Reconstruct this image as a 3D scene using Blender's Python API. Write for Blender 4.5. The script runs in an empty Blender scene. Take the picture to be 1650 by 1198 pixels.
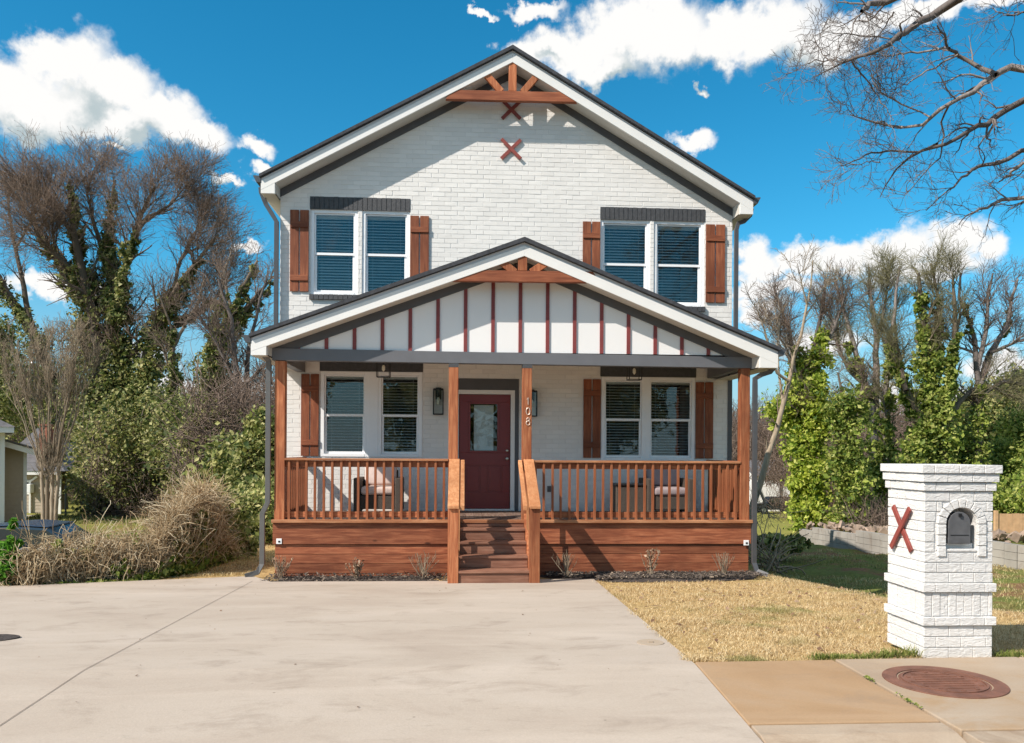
import bpy, math, random
import numpy as np
from mathutils import Matrix, Vector

# ------------------------------------------------------------------ camera, sky, sun, exposure
D = bpy.data
SC = bpy.context.scene
COL = SC.collection
TH = math.atan(.061)          # the camera looks a little to the right of the street-to-house axis
ROLL = .006
FPX = 1300.0
ZC = 1.98
cam = D.cameras.new('camera'); camo = D.objects.new('camera', cam); COL.objects.link(camo)
cam.sensor_width = 36; cam.lens = 36 * FPX / 1650
cam.shift_y = 128 / 1650; cam.clip_end = 3000; cam.clip_start = .05
camo.matrix_world = Matrix.Translation((0, 0, ZC)) @ Matrix.Rotation(-TH, 4, 'Z') @ Matrix.Rotation(math.pi / 2, 4, 'X') @ Matrix.Rotation(ROLL, 4, 'Z')
SC.camera = camo
SC.view_settings.view_transform = 'Standard'; SC.view_settings.look = 'None'
SC.view_settings.exposure = 0.88; SC.view_settings.gamma = 1
SC.cycles.max_bounces = 7; SC.cycles.diffuse_bounces = 6; SC.cycles.transparent_max_bounces = 12
SC.cycles.sample_clamp_indirect = 4

SUNV = Vector((-1.6, -1.0, 1.62)).normalized()
sl = D.lights.new('sun', 'SUN'); sl.energy = 3.55; sl.angle = math.radians(.5); sl.color = (1, .925, .83)
so = D.objects.new('sun', sl); COL.objects.link(so)
so.rotation_euler = SUNV.to_track_quat('Z', 'Y').to_euler()

world = D.worlds.new('World'); SC.world = world; world.use_nodes = True


def sky_px(u, v):
    """direction (azimuth, elevation) of a photo pixel, used for where clouds stand in the sky"""
    a = u - 825; b = v - 727
    a2 = a * math.cos(ROLL) + b * math.sin(ROLL); b2 = -a * math.sin(ROLL) + b * math.cos(ROLL)
    x = a2 * math.cos(TH) + FPX * math.sin(TH); y = -a2 * math.sin(TH) + FPX * math.cos(TH); z = -b2
    return math.atan2(x, y), math.atan2(z, math.hypot(x, y))


CLOUDS = [(95, 165, 125, 62), (190, 205, 110, 40), (290, 215, 70, 36), (25, 135, 120, 78), (112, 88, 80, 66), (60, 190, 90, 40), (185, 145, 85, 62), (255, 188, 90, 52), (325, 214, 52, 34), (412, 219, 34, 22),
          (365, 279, 30, 11), (430, 262, 44, 17), (180, 241, 26, 9), (405, 388, 24, 12), (775, 26, 22, 10),
          (860, 5, 60, 20), (840, 85, 46, 32), (910, 78, 90, 48), (1000, 52, 105, 75), (1075, 40, 90, 72), (980, 105, 70, 30), (1165, 55, 70, 55), (1250, 50, 100, 68),
          (1325, 85, 70, 40), (1390, 45, 80, 34), (1490, 22, 120, 30), (1600, 12, 70, 20), (1118, 130, 13, 12), (1105, 225, 52, 20),
          (1222, 432, 48, 42), (1290, 425, 60, 38), (1360, 412, 62, 40), (1440, 392, 84, 46), (1535, 380, 84, 38), (1600, 380, 42, 38), (1500, 425, 130, 30), (1250, 470, 90, 18),
          (1225, 505, 62, 30), (1320, 560, 90, 30), (1620, 590, 80, 26), (1480, 650, 160, 26), (200, 560, 90, 20), (100, 470, 120, 22), (300, 620, 160, 26)]


def back(az, el, ra, re): return (math.radians(az), math.radians(el), math.radians(ra), math.radians(re))


FILL_CLOUDS = [back(120, 38, 34, 20), back(-110, 45, 34, 24), back(170, 62, 60, 20), back(-135, 40, 22, 14), back(75, 60, 30, 14), back(150, 24, 26, 9), back(-135, 16, 34, 9), back(95, 14, 26, 8), back(60, 40, 14, 12), back(-75, 60, 30, 16), back(20, 78, 80, 10), back(-60, 34, 12, 14)]  # unseen clouds added outside the view to lift and whiten the ambient light


def build_world():
    nt = world.node_tree; N = nt.nodes; L = nt.links; N.clear()

    def nd(t, **k):
        n = N.new(t)
        for a, b in k.items(): setattr(n, a, b)
        return n

    def mth(op, a, b=None, clamp=False):
        n = nd('ShaderNodeMath', operation=op); n.use_clamp = clamp
        for i, s in enumerate((a, b)):
            if s is None: continue
            if isinstance(s, (int, float)): n.inputs[i].default_value = s
            else: L.new(s, n.inputs[i])
        return n.outputs[0]
    out = nd('ShaderNodeOutputWorld'); bg = nd('ShaderNodeBackground'); L.new(bg.outputs[0], out.inputs[0])
    sky = nd('ShaderNodeTexSky'); sky.sky_type = 'NISHITA'; sky.sun_disc = False
    sky.sun_elevation = math.asin(SUNV.z); sky.sun_rotation = math.atan2(SUNV.x, SUNV.y)
    sky.air_density = 1.0; sky.dust_density = .25; sky.ozone_density = 2.6
    tc = nd('ShaderNodeTexCoord'); sep = nd('ShaderNodeSeparateXYZ'); L.new(tc.outputs['Generated'], sep.inputs[0])
    az = mth('ARCTAN2', sep.outputs[0], sep.outputs[1]); el = mth('ARCSINE', sep.outputs[2])
    cmb = nd('ShaderNodeCombineXYZ'); L.new(az, cmb.inputs[0]); L.new(el, cmb.inputs[1])

    # puffy distortion of the cloud field
    def noise(scale, det, vec, rough=.55):
        n = nd('ShaderNodeTexNoise'); n.inputs['Scale'].default_value = scale; n.inputs['Detail'].default_value = det
        n.inputs['Roughness'].default_value = rough; L.new(vec, n.inputs['Vector']); return n
    # group: blob field
    g = D.node_groups.new('cloud_field', 'ShaderNodeTree')
    g.interface.new_socket('V', in_out='INPUT', socket_type='NodeSocketVector')
    g.interface.new_socket('F', in_out='OUTPUT', socket_type='NodeSocketFloat')
    gi = g.nodes.new('NodeGroupInput'); go = g.nodes.new('NodeGroupOutput')
    prev = None
    spots = []
    for (u, v, ru, rv) in CLOUDS:
        a, e = sky_px(u, v); a2, _ = sky_px(u + ru, v); _, e2 = sky_px(u, v - rv); spots.append((a, e, abs(a2 - a), abs(e2 - e)))
    for (a, e, ra, re) in spots + FILL_CLOUDS:
        a2, e2 = a + ra, e + re
        s = g.nodes.new('ShaderNodeVectorMath'); s.operation = 'SUBTRACT'; s.inputs[1].default_value = (a, e, 0)
        g.links.new(gi.outputs[0], s.inputs[0])
        m = g.nodes.new('ShaderNodeVectorMath'); m.operation = 'MULTIPLY'; m.inputs[1].default_value = (1 / abs(a2 - a), 1 / abs(e2 - e), 0)
        g.links.new(s.outputs[0], m.inputs[0])
        l = g.nodes.new('ShaderNodeVectorMath'); l.operation = 'LENGTH'; g.links.new(m.outputs[0], l.inputs[0])
        if prev is None: prev = l.outputs['Value']
        else:
            q = g.nodes.new('ShaderNodeMath'); q.operation = 'SMOOTH_MIN'; q.inputs[2].default_value = .25
            g.links.new(prev, q.inputs[0]); g.links.new(l.outputs['Value'], q.inputs[1]); prev = q.outputs[0]
    q = g.nodes.new('ShaderNodeMath'); q.operation = 'SUBTRACT'; q.inputs[0].default_value = 1; g.links.new(prev, q.inputs[1])
    g.links.new(q.outputs[0], go.inputs[0])

    def field(vec):
        n = nd('ShaderNodeGroup'); n.node_tree = g; L.new(vec, n.inputs[0]); return n.outputs[0]
    n1 = noise(9, 6, cmb.outputs[0]); n2 = noise(34, 8, cmb.outputs[0], .6)
    d1 = nd('ShaderNodeVectorMath', operation='SUBTRACT'); L.new(n1.outputs['Color'], d1.inputs[0]); d1.inputs[1].default_value = (.5, .5, .5)
    d1s = nd('ShaderNodeVectorMath', operation='SCALE'); L.new(d1.outputs[0], d1s.inputs[0]); d1s.inputs['Scale'].default_value = .07
    d2 = nd('ShaderNodeVectorMath', operation='SUBTRACT'); L.new(n2.outputs['Color'], d2.inputs[0]); d2.inputs[1].default_value = (.5, .5, .5)
    d2s = nd('ShaderNodeVectorMath', operation='SCALE'); L.new(d2.outputs[0], d2s.inputs[0]); d2s.inputs['Scale'].default_value = .05
    s1 = nd('ShaderNodeVectorMath', operation='ADD'); L.new(cmb.outputs[0], s1.inputs[0]); L.new(d1s.outputs[0], s1.inputs[1])
    s2 = nd('ShaderNodeVectorMath', operation='ADD'); L.new(s1.outputs[0], s2.inputs[0]); L.new(d2s.outputs[0], s2.inputs[1])
    f0 = field(s2.outputs[0])
    up = nd('ShaderNodeVectorMath', operation='ADD'); L.new(s2.outputs[0], up.inputs[0]); up.inputs[1].default_value = (-.022, .05, 0)
    f1 = field(up.outputs[0])
    # alpha
    dens = mth('ADD', f0, mth('MULTIPLY', mth('SUBTRACT', n2.outputs['Fac'], .5), .8))
    mr = nd('ShaderNodeMapRange'); mr.interpolation_type = 'SMOOTHSTEP'; L.new(dens, mr.inputs[0]); mr.inputs[1].default_value = -.08; mr.inputs[2].default_value = .48
    # light: how much cloud lies above (towards the sun)
    sh = mth('SUBTRACT', f1, f0)
    sh = mth('ADD', sh, mth('MULTIPLY', mth('SUBTRACT', n1.outputs['Fac'], .5), .8))
    ms = nd('ShaderNodeMapRange'); ms.interpolation_type = 'SMOOTHSTEP'; L.new(sh, ms.inputs[0]); ms.inputs[1].default_value = -.30; ms.inputs[2].default_value = .42
    cc = nd('ShaderNodeMix', data_type='RGBA'); L.new(ms.outputs[0], cc.inputs['Factor'])
    cc.inputs['A'].default_value = (5.7, 5.65, 5.55, 1); cc.inputs['B'].default_value = (2.9, 3.4, 3.55, 1)
    # sky tint: a deep clear-day blue
    tint = nd('ShaderNodeMix', data_type='RGBA', blend_type='MULTIPLY'); tint.inputs['Factor'].default_value = 1
    L.new(sky.outputs[0], tint.inputs['A']); tint.inputs['B'].default_value = SKYTINT
    hs = nd('ShaderNodeHueSaturation'); hs.inputs['Saturation'].default_value = SKYSAT; hs.inputs['Hue'].default_value = SKYHUE; L.new(tint.outputs['Result'], hs.inputs['Color'])
    hz_ = nd('ShaderNodeMapRange'); hz_.interpolation_type = 'SMOOTHSTEP'; L.new(el, hz_.inputs[0]); hz_.inputs[1].default_value = .0; hz_.inputs[2].default_value = .24; hz_.inputs[3].default_value = .8; hz_.inputs[4].default_value = 0
    hm = nd('ShaderNodeMix', data_type='RGBA'); L.new(hz_.outputs[0], hm.inputs['Factor']); L.new(hs.outputs[0], hm.inputs['A']); hm.inputs['B'].default_value = (2.3, 3.0, 3.75, 1)
    mx = nd('ShaderNodeMix', data_type='RGBA'); L.new(mr.outputs[0], mx.inputs['Factor'])
    L.new(hm.outputs['Result'], mx.inputs['A']); L.new(cc.outputs['Result'], mx.inputs['B'])
    L.new(mx.outputs['Result'], bg.inputs[0]); bg.inputs[1].default_value = .096


SKYTINT = (.52, .84, .91, 1); SKYSAT = 1.18; SKYHUE = .492
build_world()

# ------------------------------------------------------------------ helpers
RS = random.Random(7)
ALL = {}


def at(u, v, Y):
    """world point seen at photo pixel (u, v) on the plane at distance Y"""
    a = u - 825; b = v - 727
    a2 = a * math.cos(ROLL) + b * math.sin(ROLL); b2 = -a * math.sin(ROLL) + b * math.cos(ROLL)
    x = a2 * math.cos(TH) + FPX * math.sin(TH); y = -a2 * math.sin(TH) + FPX * math.cos(TH)
    t = Y / y
    return (x * t, Y, ZC - b2 * t)


def link(o, parent=None):
    COL.objects.link(o)
    if parent is not None: o.parent = parent
    return o


def tag(o, label=None, cat=None, group=None, kind=None):
    if label: o['label'] = label
    if cat: o['category'] = cat
    if group: o['group'] = group
    if kind: o['kind'] = kind
    return o


def thing(name, label, cat, loc=(0, 0, 0), rz=0, group=None):
    o = D.objects.new(name, None); o.location = loc; o.rotation_euler = (0, 0, rz); o.empty_display_size = .1
    COL.objects.link(o)
    return tag(o, label, cat, group)


def copy_tree(o, parent=None):
    c = o.copy(); COL.objects.link(c); c.parent = parent
    for ch in list(o.children): copy_tree(ch, c)
    return c


class MB:
    """collects simple solids; build() links them as one mesh with a per-face random value 'rnd'"""
    def __init__(s): s.v = []; s.f = []; s.r = []; s.m = []; s.cm = 0

    def add(s, verts, faces, rnd=None):
        b = len(s.v); s.v += [tuple(p) for p in verts]
        r = RS.random() if rnd is None else rnd
        for f in faces: s.f.append(tuple(i + b for i in f)); s.r.append(r); s.m.append(s.cm)
        return s

    def box(s, x0, x1, y0, y1, z0, z1, rnd=None, M=None):
        P = [(x, y, z) for z in (z0, z1) for y in (y0, y1) for x in (x0, x1)]
        if M is not None: P = [tuple(M @ Vector(p)) for p in P]
        return s.add(P, [(0, 2, 3, 1), (4, 5, 7, 6), (0, 1, 5, 4), (2, 6, 7, 3), (0, 4, 6, 2), (1, 3, 7, 5)], rnd)

    def prism(s, poly, y0, y1, rnd=None):
        """poly: (x, z) outline in a vertical plane, pushed from y0 to y1"""
        n = len(poly); P = [(x, y0, z) for x, z in poly] + [(x, y1, z) for x, z in poly]
        F = [tuple(range(n)), tuple(range(2 * n - 1, n - 1, -1))] + [(i, i + n, (i + 1) % n + n, (i + 1) % n) for i in range(n)]
        return s.add(P, F, rnd)

    def prismz(s, poly, z0, z1, rnd=None):
        n = len(poly); P = [(x, y, z0) for x, y in poly] + [(x, y, z1) for x, y in poly]
        F = [tuple(range(n - 1, -1, -1)), tuple(range(n, 2 * n))] + [(i, (i + 1) % n, (i + 1) % n + n, i + n) for i in range(n)]
        return s.add(P, F, rnd)

    def prismx(s, poly, x0, x1, rnd=None):
        """poly: (y, z) outline pushed along x"""
        n = len(poly); P = [(x0, y, z) for y, z in poly] + [(x1, y, z) for y, z in poly]
        F = [tuple(range(n)), tuple(range(2 * n - 1, n - 1, -1))] + [(i, i + n, (i + 1) % n + n, (i + 1) % n) for i in range(n)]
        return s.add(P, F, rnd)

    def beam(s, p0, p1, w, h, upv=(0, 0, 1), rnd=None):
        a = Vector(p0); b = Vector(p1); t = (b - a).normalized(); u = Vector(upv)
        sx = t.cross(u).normalized(); uu = sx.cross(t).normalized()
        P = []
        for c in (a, b):
            for i, j in ((-1, -1), (1, -1), (1, 1), (-1, 1)): P.append(tuple(c + sx * i * w / 2 + uu * j * h / 2))
        return s.add(P, [(3, 2, 1, 0), (4, 5, 6, 7), (0, 1, 5, 4), (1, 2, 6, 5), (2, 3, 7, 6), (3, 0, 4, 7)], rnd)

    def tube(s, pts, rad, n=8, cap=True, rnd=None):
        pts = [Vector(p) for p in pts]; k = len(pts)
        if not hasattr(rad, '__len__'): rad = [rad] * k
        P = []; ref = None
        for i in range(k):
            t = (pts[min(i + 1, k - 1)] - pts[max(i - 1, 0)]).normalized()
            if ref is None: ref = Vector((0, 0, 1)) if abs(t.z) < .9 else Vector((1, 0, 0))
            a = t.cross(ref).normalized(); b = t.cross(a).normalized(); ref = a.cross(t) * 1.0
            ref = b if abs(ref.length) < 1e-6 else ref
            for j in range(n):
                an = 2 * math.pi * j / n; P.append(tuple(pts[i] + (a * math.cos(an) + b * math.sin(an)) * rad[i]))
        F = [(i * n + j, i * n + (j + 1) % n, (i + 1) * n + (j + 1) % n, (i + 1) * n + j) for i in range(k - 1) for j in range(n)]
        if cap: F += [tuple(range(n - 1, -1, -1)), tuple(range((k - 1) * n, k * n))]
        return s.add(P, F, rnd)

    def rtube(s, pts, w, h, side=(0, 1, 0), rnd=None):
        """rectangular pipe along pts; side = axis of the h dimension"""
        pts = [Vector(p) for p in pts]; k = len(pts); P = []; S = Vector(side)
        for i in range(k):
            t = (pts[min(i + 1, k - 1)] - pts[max(i - 1, 0)]).normalized(); a = t.cross(S).normalized()
            for ii, jj in ((-1, -1), (1, -1), (1, 1), (-1, 1)): P.append(tuple(pts[i] + a * ii * w / 2 + S * jj * h / 2))
        F = [(i * 4 + j, i * 4 + (j + 1) % 4, (i + 1) * 4 + (j + 1) % 4, (i + 1) * 4 + j) for i in range(k - 1) for j in range(4)]
        F += [(3, 2, 1, 0), tuple(range((k - 1) * 4, k * 4))]
        return s.add(P, F, rnd)

    def build(s, name, mats, parent=None, bevel=0, smooth=False):
        me = D.meshes.new(name); me.from_pydata(s.v, [], s.f); me.update()
        at_ = me.attributes.new('rnd', 'FLOAT', 'FACE'); at_.data.foreach_set('value', np.array(s.r, dtype=np.float32))
        if not isinstance(mats, (list, tuple)): mats = [mats]
        for m in mats: me.materials.append(m)
        if max(s.m): me.polygons.foreach_set('material_index', np.array(s.m, dtype=np.int32))
        if smooth: me.polygons.foreach_set('use_smooth', np.ones(len(s.f), dtype=bool))
        o = D.objects.new(name, me); link(o, parent)
        import bmesh
        b = bmesh.new(); b.from_mesh(me); bmesh.ops.recalc_face_normals(b, faces=b.faces); b.to_mesh(me); b.free()
        if bevel:
            md = o.modifiers.new('bevel', 'BEVEL'); md.width = bevel; md.segments = 2; md.limit_method = 'ANGLE'
        return o


def np_mesh(name, V, F, mats, rnd=None, parent=None, midx=None, smooth=False, nv=None):
    """V (n,3), F (m,k) constant face size k"""
    me = D.meshes.new(name); F = np.asarray(F, dtype=np.int32); m, k = F.shape
    me.vertices.add(len(V)); me.vertices.foreach_set('co', np.asarray(V, dtype=np.float32).ravel())
    me.loops.add(m * k); me.loops.foreach_set('vertex_index', F.ravel())
    me.polygons.add(m); me.polygons.foreach_set('loop_start', np.arange(0, m * k, k, dtype=np.int32))
    me.polygons.foreach_set('loop_total', np.full(m, k, dtype=np.int32))
    if not isinstance(mats, (list, tuple)): mats = [mats]
    for q in mats: me.materials.append(q)
    if midx is not None: me.polygons.foreach_set('material_index', np.asarray(midx, dtype=np.int32))
    me.polygons.foreach_set('use_smooth', np.full(m, smooth, dtype=bool))
    me.update(calc_edges=True)
    if rnd is not None:
        a = me.attributes.new('rnd', 'FLOAT', 'FACE'); a.data.foreach_set('value', np.asarray(rnd, dtype=np.float32))
    me.validate()
    o = D.objects.new(name, me); link(o, parent); return o


def nrm(a): return a / np.maximum(np.linalg.norm(a, axis=-1, keepdims=True), 1e-9)


def tubes(P, R, sides=3):
    """P (N,K,3) paths, R (N,K) radii -> verts, quads"""
    N, K, _ = P.shape
    T = np.empty_like(P); T[:, 1:-1] = P[:, 2:] - P[:, :-2]; T[:, 0] = P[:, 1] - P[:, 0]; T[:, -1] = P[:, -1] - P[:, -2]
    T = nrm(T); m = nrm(P[:, -1] - P[:, 0])
    ref = np.where(np.abs(m[:, 2:3]) < .8, np.array([[0, 0, 1.]]), np.array([[1., 0, 0]]))[:, None, :]
    A = nrm(np.cross(T, np.broadcast_to(ref, T.shape))); B = np.cross(T, A)
    an = np.arange(sides) * 2 * np.pi / sides
    V = P[:, :, None, :] + R[:, :, None, None] * (A[:, :, None, :] * np.cos(an)[None, None, :, None] + B[:, :, None, :] * np.sin(an)[None, None, :, None])
    base = (np.arange(N) * K * sides)[:, None, None]; k = (np.arange(K - 1) * sides)[None, :, None]; j = np.arange(sides)[None, None, :]; j2 = (j + 1) % sides
    F = np.stack([base + k + j, base + k + j2, base + k + sides + j2, base + k + sides + j], -1).reshape(-1, 4)
    return V.reshape(-1, 3), F, (K - 1) * sides


def tube_obj(name, groups, mat, parent=None, rng=None, smooth=True):
    """groups: list of (P, R, sides)"""
    Vs = []; Fs = []; Rn = []; b = 0
    for P, R, sd in groups:
        if len(P) == 0: continue
        V, F, per = tubes(P, R, sd); Vs.append(V); Fs.append(F + b); b += len(V)
        Rn.append(np.repeat(rng.random(len(P)), per))
    return np_mesh(name, np.concatenate(Vs), np.concatenate(Fs), mat, np.concatenate(Rn), parent, smooth=smooth)


def resample(pts, K):
    P = np.array(pts, dtype=float); s = np.concatenate([[0], np.cumsum(np.linalg.norm(np.diff(P, axis=0), axis=1))])
    t = np.linspace(0, s[-1], K); return np.stack([np.interp(t, s, P[:, i]) for i in range(3)], -1)


def spawn(rng, P, R, m, L, spread=.9, up=.25, K=6, t0=.2, wob=.18, rr=.55, rmin=.006, tip=.3, grav=.0, lt=.5):
    N, K0, _ = P.shape
    idx = np.repeat(np.arange(N), m); n = len(idx)
    t = rng.uniform(t0, 1, n) * (K0 - 1) * .999; i = t.astype(int); f = (t - i)[:, None]
    p = P[idx, i] * (1 - f) + P[idx, i + 1] * f; tan = nrm(P[idx, i + 1] - P[idx, i])
    rad = (R[idx, i] * (1 - f[:, 0]) + R[idx, i + 1] * f[:, 0]) * rr
    q = rng.normal(size=(n, 3)); q = nrm(q - (q * tan).sum(-1, keepdims=True) * tan)
    sp = (spread * rng.uniform(.5, 1.3, n))[:, None]
    d = tan * np.cos(sp) + q * np.sin(sp); d[:, 2] += up; d = nrm(d)
    ln = L * rng.uniform(.5, 1.25, n) * (1 - lt * t / (K0 - 1))
    out = np.empty((n, K, 3)); out[:, 0] = p
    for k in range(1, K):
        d = d + rng.normal(size=(n, 3)) * wob; d[:, 2] += up * .18 - grav; d = nrm(d)
        out[:, k] = out[:, k - 1] + d * (ln / (K - 1))[:, None]
    RR = np.maximum(rad[:, None] * np.linspace(1, tip, K)[None, :], rmin)
    return out, RR


def leaves(name, C, size, mat, rng, parent=None, rnd=None, flat=0.0, aspect=.75):
    """C (n,3) centres -> little bent four-sided leaves"""
    n = len(C); a = nrm(rng.normal(size=(n, 3))); nn = nrm(rng.normal(size=(n, 3)) + np.array([-.4, -.5, .6 + flat * 3]))
    a = nrm(a - (a * nn).sum(-1, keepdims=True) * nn); b = np.cross(nn, a)
    s = (size * np.exp(rng.normal(0, .38, n)).clip(.4, 2.4))[:, None]
    V = np.stack([C - a * s * .55, C + b * s * .5 * aspect + nn * s * .08, C + a * s * .6, C - b * s * .5 * aspect + nn * s * .08], 1).reshape(-1, 3)
    F = np.arange(n * 4).reshape(n, 4)
    return np_mesh(name, V, F, mat, rng.random(n) if rnd is None else rnd, parent)


# ------------------------------------------------------------------ materials
def mat(name):
    m = D.materials.new(name); m.use_nodes = True; return m


def nodes(m):
    nt = m.node_tree; return nt, nt.nodes, nt.links, nt.nodes['Principled BSDF']


def mk(nt, t, **k):
    n = nt.nodes.new(t)
    for a, b in k.items(): setattr(n, a, b)
    return n


def ramp(nt, src, stops):
    r = mk(nt, 'ShaderNodeValToRGB'); e = r.color_ramp.elements
    while len(e) > 1: e.remove(e[0])
    e[0].position = stops[0][0]; e[0].color = (*stops[0][1], 1)
    for p, c in stops[1:]:
        x = e.new(p); x.color = (*c, 1)
    nt.links.new(src, r.inputs[0]); return r.outputs[0]


def tex(nt, scale, det=4, mapping=None, rough=.55, dist=0, coord='Object'):
    tc = mk(nt, 'ShaderNodeTexCoord'); n = mk(nt, 'ShaderNodeTexNoise'); n.inputs['Scale'].default_value = scale
    n.inputs['Detail'].default_value = det; n.inputs['Roughness'].default_value = rough; n.inputs['Distortion'].default_value = dist
    if mapping:
        mp = mk(nt, 'ShaderNodeMapping'); mp.inputs['Scale'].default_value = mapping; nt.links.new(tc.outputs[coord], mp.inputs[0]); nt.links.new(mp.outputs[0], n.inputs['Vector'])
    else: nt.links.new(tc.outputs[coord], n.inputs['Vector'])
    return n


def attr(nt, name='rnd'):
    a = mk(nt, 'ShaderNodeAttribute'); a.attribute_name = name; return a.outputs['Fac']


def mixc(nt, fac, a, b, mode='MIX'):
    n = mk(nt, 'ShaderNodeMix', data_type='RGBA', blend_type=mode)
    for s, v in (('Factor', fac), ('A', a), ('B', b)):
        if hasattr(v, 'links'): nt.links.new(v, n.inputs[s])
        elif isinstance(v, tuple): n.inputs[s].default_value = (*v, 1)
        else: n.inputs[s].default_value = v
    return n.outputs['Result']


def mrange(nt, src, a, b, c=0, d=1):
    n = mk(nt, 'ShaderNodeMapRange'); n.interpolation_type = 'SMOOTHSTEP'; nt.links.new(src, n.inputs[0])
    for i, x in enumerate((a, b, c, d)): n.inputs[i + 1].default_value = x
    return n.outputs[0]


def bump(nt, bs, src, strength, dist=.01):
    b = mk(nt, 'ShaderNodeBump'); b.inputs['Strength'].default_value = strength; b.inputs['Distance'].default_value = dist
    nt.links.new(src, b.inputs['Height']); nt.links.new(b.outputs[0], bs.inputs['Normal'])


def plain(name, col, rough=.6, metal=0, var=.08, scale=6, bmp=0, spec=.5, det=4):
    m = mat(name); nt, N, L, bs = nodes(m)
    n = tex(nt, scale, det)
    c = ramp(nt, n.outputs['Fac'], [(.3, tuple(x * (1 - var) for x in col)), (.7, tuple(min(1, x * (1 + var)) for x in col))])
    L.new(c, bs.inputs['Base Color']); bs.inputs['Roughness'].default_value = rough; bs.inputs['Metallic'].default_value = metal
    bs.inputs['Specular IOR Level'].default_value = spec
    if bmp: bump(nt, bs, tex(nt, scale * 8, 5).outputs['Fac'], bmp)
    return m


def wood(name, cols, axis, tone=.22, knots=True, rough=.62):
    """stained board: long grain along axis, tone shifts per board, a few knots"""
    m = mat(name); nt, N, L, bs = nodes(m)
    sc = [9, 9, 9]; sc['xyz'.index(axis)] = .7
    g = tex(nt, 3.2, 6, tuple(sc), .62, .6)
    sc2 = [60, 60, 60]; sc2['xyz'.index(axis)] = 1.6
    g2 = tex(nt, 2, 3, tuple(sc2), .6)
    c = ramp(nt, g.outputs['Fac'], [(.28, cols[0]), (.48, cols[1]), (.62, cols[2]), (.8, cols[1])])
    c = mixc(nt, mrange(nt, g2.outputs['Fac'], .42, .75, 0, .2), c, tuple(x * .55 for x in cols[0]))
    bl = tex(nt, 1.3, 3)
    c = mixc(nt, mrange(nt, bl.outputs['Fac'], .35, .7, 0, .55), c, tuple(x * .72 for x in cols[0]))
    if knots:
        tc = mk(nt, 'ShaderNodeTexCoord'); mp = mk(nt, 'ShaderNodeMapping'); s3 = [1.6, 1.6, 1.6]; s3['xyz'.index(axis)] = .75; mp.inputs['Scale'].default_value = s3
        L.new(tc.outputs['Object'], mp.inputs[0]); vo = mk(nt, 'ShaderNodeTexVoronoi'); vo.inputs['Scale'].default_value = 1.5; L.new(mp.outputs[0], vo.inputs['Vector'])
        c = mixc(nt, mrange(nt, vo.outputs['Distance'], .03, .075, .75, 0), c, tuple(x * .25 for x in cols[0]))
    v = mk(nt, 'ShaderNodeMapRange'); L.new(attr(nt), v.inputs[0]); v.inputs[3].default_value = 1 - tone; v.inputs[4].default_value = 1 + tone
    hs = mk(nt, 'ShaderNodeHueSaturation'); L.new(v.outputs[0], hs.inputs['Value']); L.new(c, hs.inputs['Color'])
    L.new(hs.outputs[0], bs.inputs['Base Color']); bs.inputs['Roughness'].default_value = rough; bs.inputs['Specular IOR Level'].default_value = .25
    bump(nt, bs, g2.outputs['Fac'], .35, .004)
    return m


def leafmat(name, stops, trans=.35, rough=.55, patch=.5):
    m = mat(name); nt, N, L, bs = nodes(m)
    c = ramp(nt, attr(nt), stops)
    big = tex(nt, .55, 3)
    c2 = mixc(nt, mrange(nt, big.outputs['Fac'], .35, .65, 0, patch), c, tuple(x * .6 for x in stops[0][1]))
    L.new(c2, bs.inputs['Base Color']); bs.inputs['Roughness'].default_value = rough; bs.inputs['Specular IOR Level'].default_value = .3
    tr = mk(nt, 'ShaderNodeBsdfTranslucent'); L.new(c2, tr.inputs[0]); ms = mk(nt, 'ShaderNodeMixShader'); ms.inputs[0].default_value = trans
    L.new(bs.outputs[0], ms.inputs[1]); L.new(tr.outputs[0], ms.inputs[2]); L.new(ms.outputs[0], N['Material Output'].inputs[0])
    return m


def barkmat(name, a, b):
    m = mat(name); nt, N, L, bs = nodes(m)
    n = tex(nt, 5, 6, (3, 3, .6)); c = ramp(nt, n.outputs['Fac'], [(.3, a), (.7, b)])
    c = mixc(nt, attr(nt), c, tuple(x * .7 for x in a)); n2 = N[-1] if False else None
    L.new(c, bs.inputs['Base Color']); bs.inputs['Roughness'].default_value = .9; bs.inputs['Specular IOR Level'].default_value = .15
    bump(nt, bs, n.outputs['Fac'], .5, .02)
    return m


def glassmat(name, rough=.0, ior=1.5, tintc=(.92, .95, .95), gain=1.5, add=.07):
    m = mat(name); nt, N, L, bs = nodes(m)
    N.remove(bs); tr = mk(nt, 'ShaderNodeBsdfTransparent'); tr.inputs[0].default_value = (*tintc, 1)
    gl = mk(nt, 'ShaderNodeBsdfGlossy'); gl.inputs['Roughness'].default_value = rough
    fr = mk(nt, 'ShaderNodeFresnel'); fr.inputs[0].default_value = ior
    n = tex(nt, 2.2, 2); b = mk(nt, 'ShaderNodeBump'); b.inputs['Strength'].default_value = .06; b.inputs['Distance'].default_value = .05
    L.new(n.outputs['Fac'], b.inputs['Height']); L.new(b.outputs[0], gl.inputs['Normal'])
    ad = mk(nt, 'ShaderNodeMath', operation='MULTIPLY_ADD'); L.new(fr.outputs[0], ad.inputs[0]); ad.inputs[1].default_value = gain; ad.inputs[2].default_value = add
    ms = mk(nt, 'ShaderNodeMixShader'); L.new(ad.outputs[0], ms.inputs[0]); L.new(tr.outputs[0], ms.inputs[1]); L.new(gl.outputs[0], ms.inputs[2])
    L.new(ms.outputs[0], N['Material Output'].inputs[0]); return m


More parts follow.
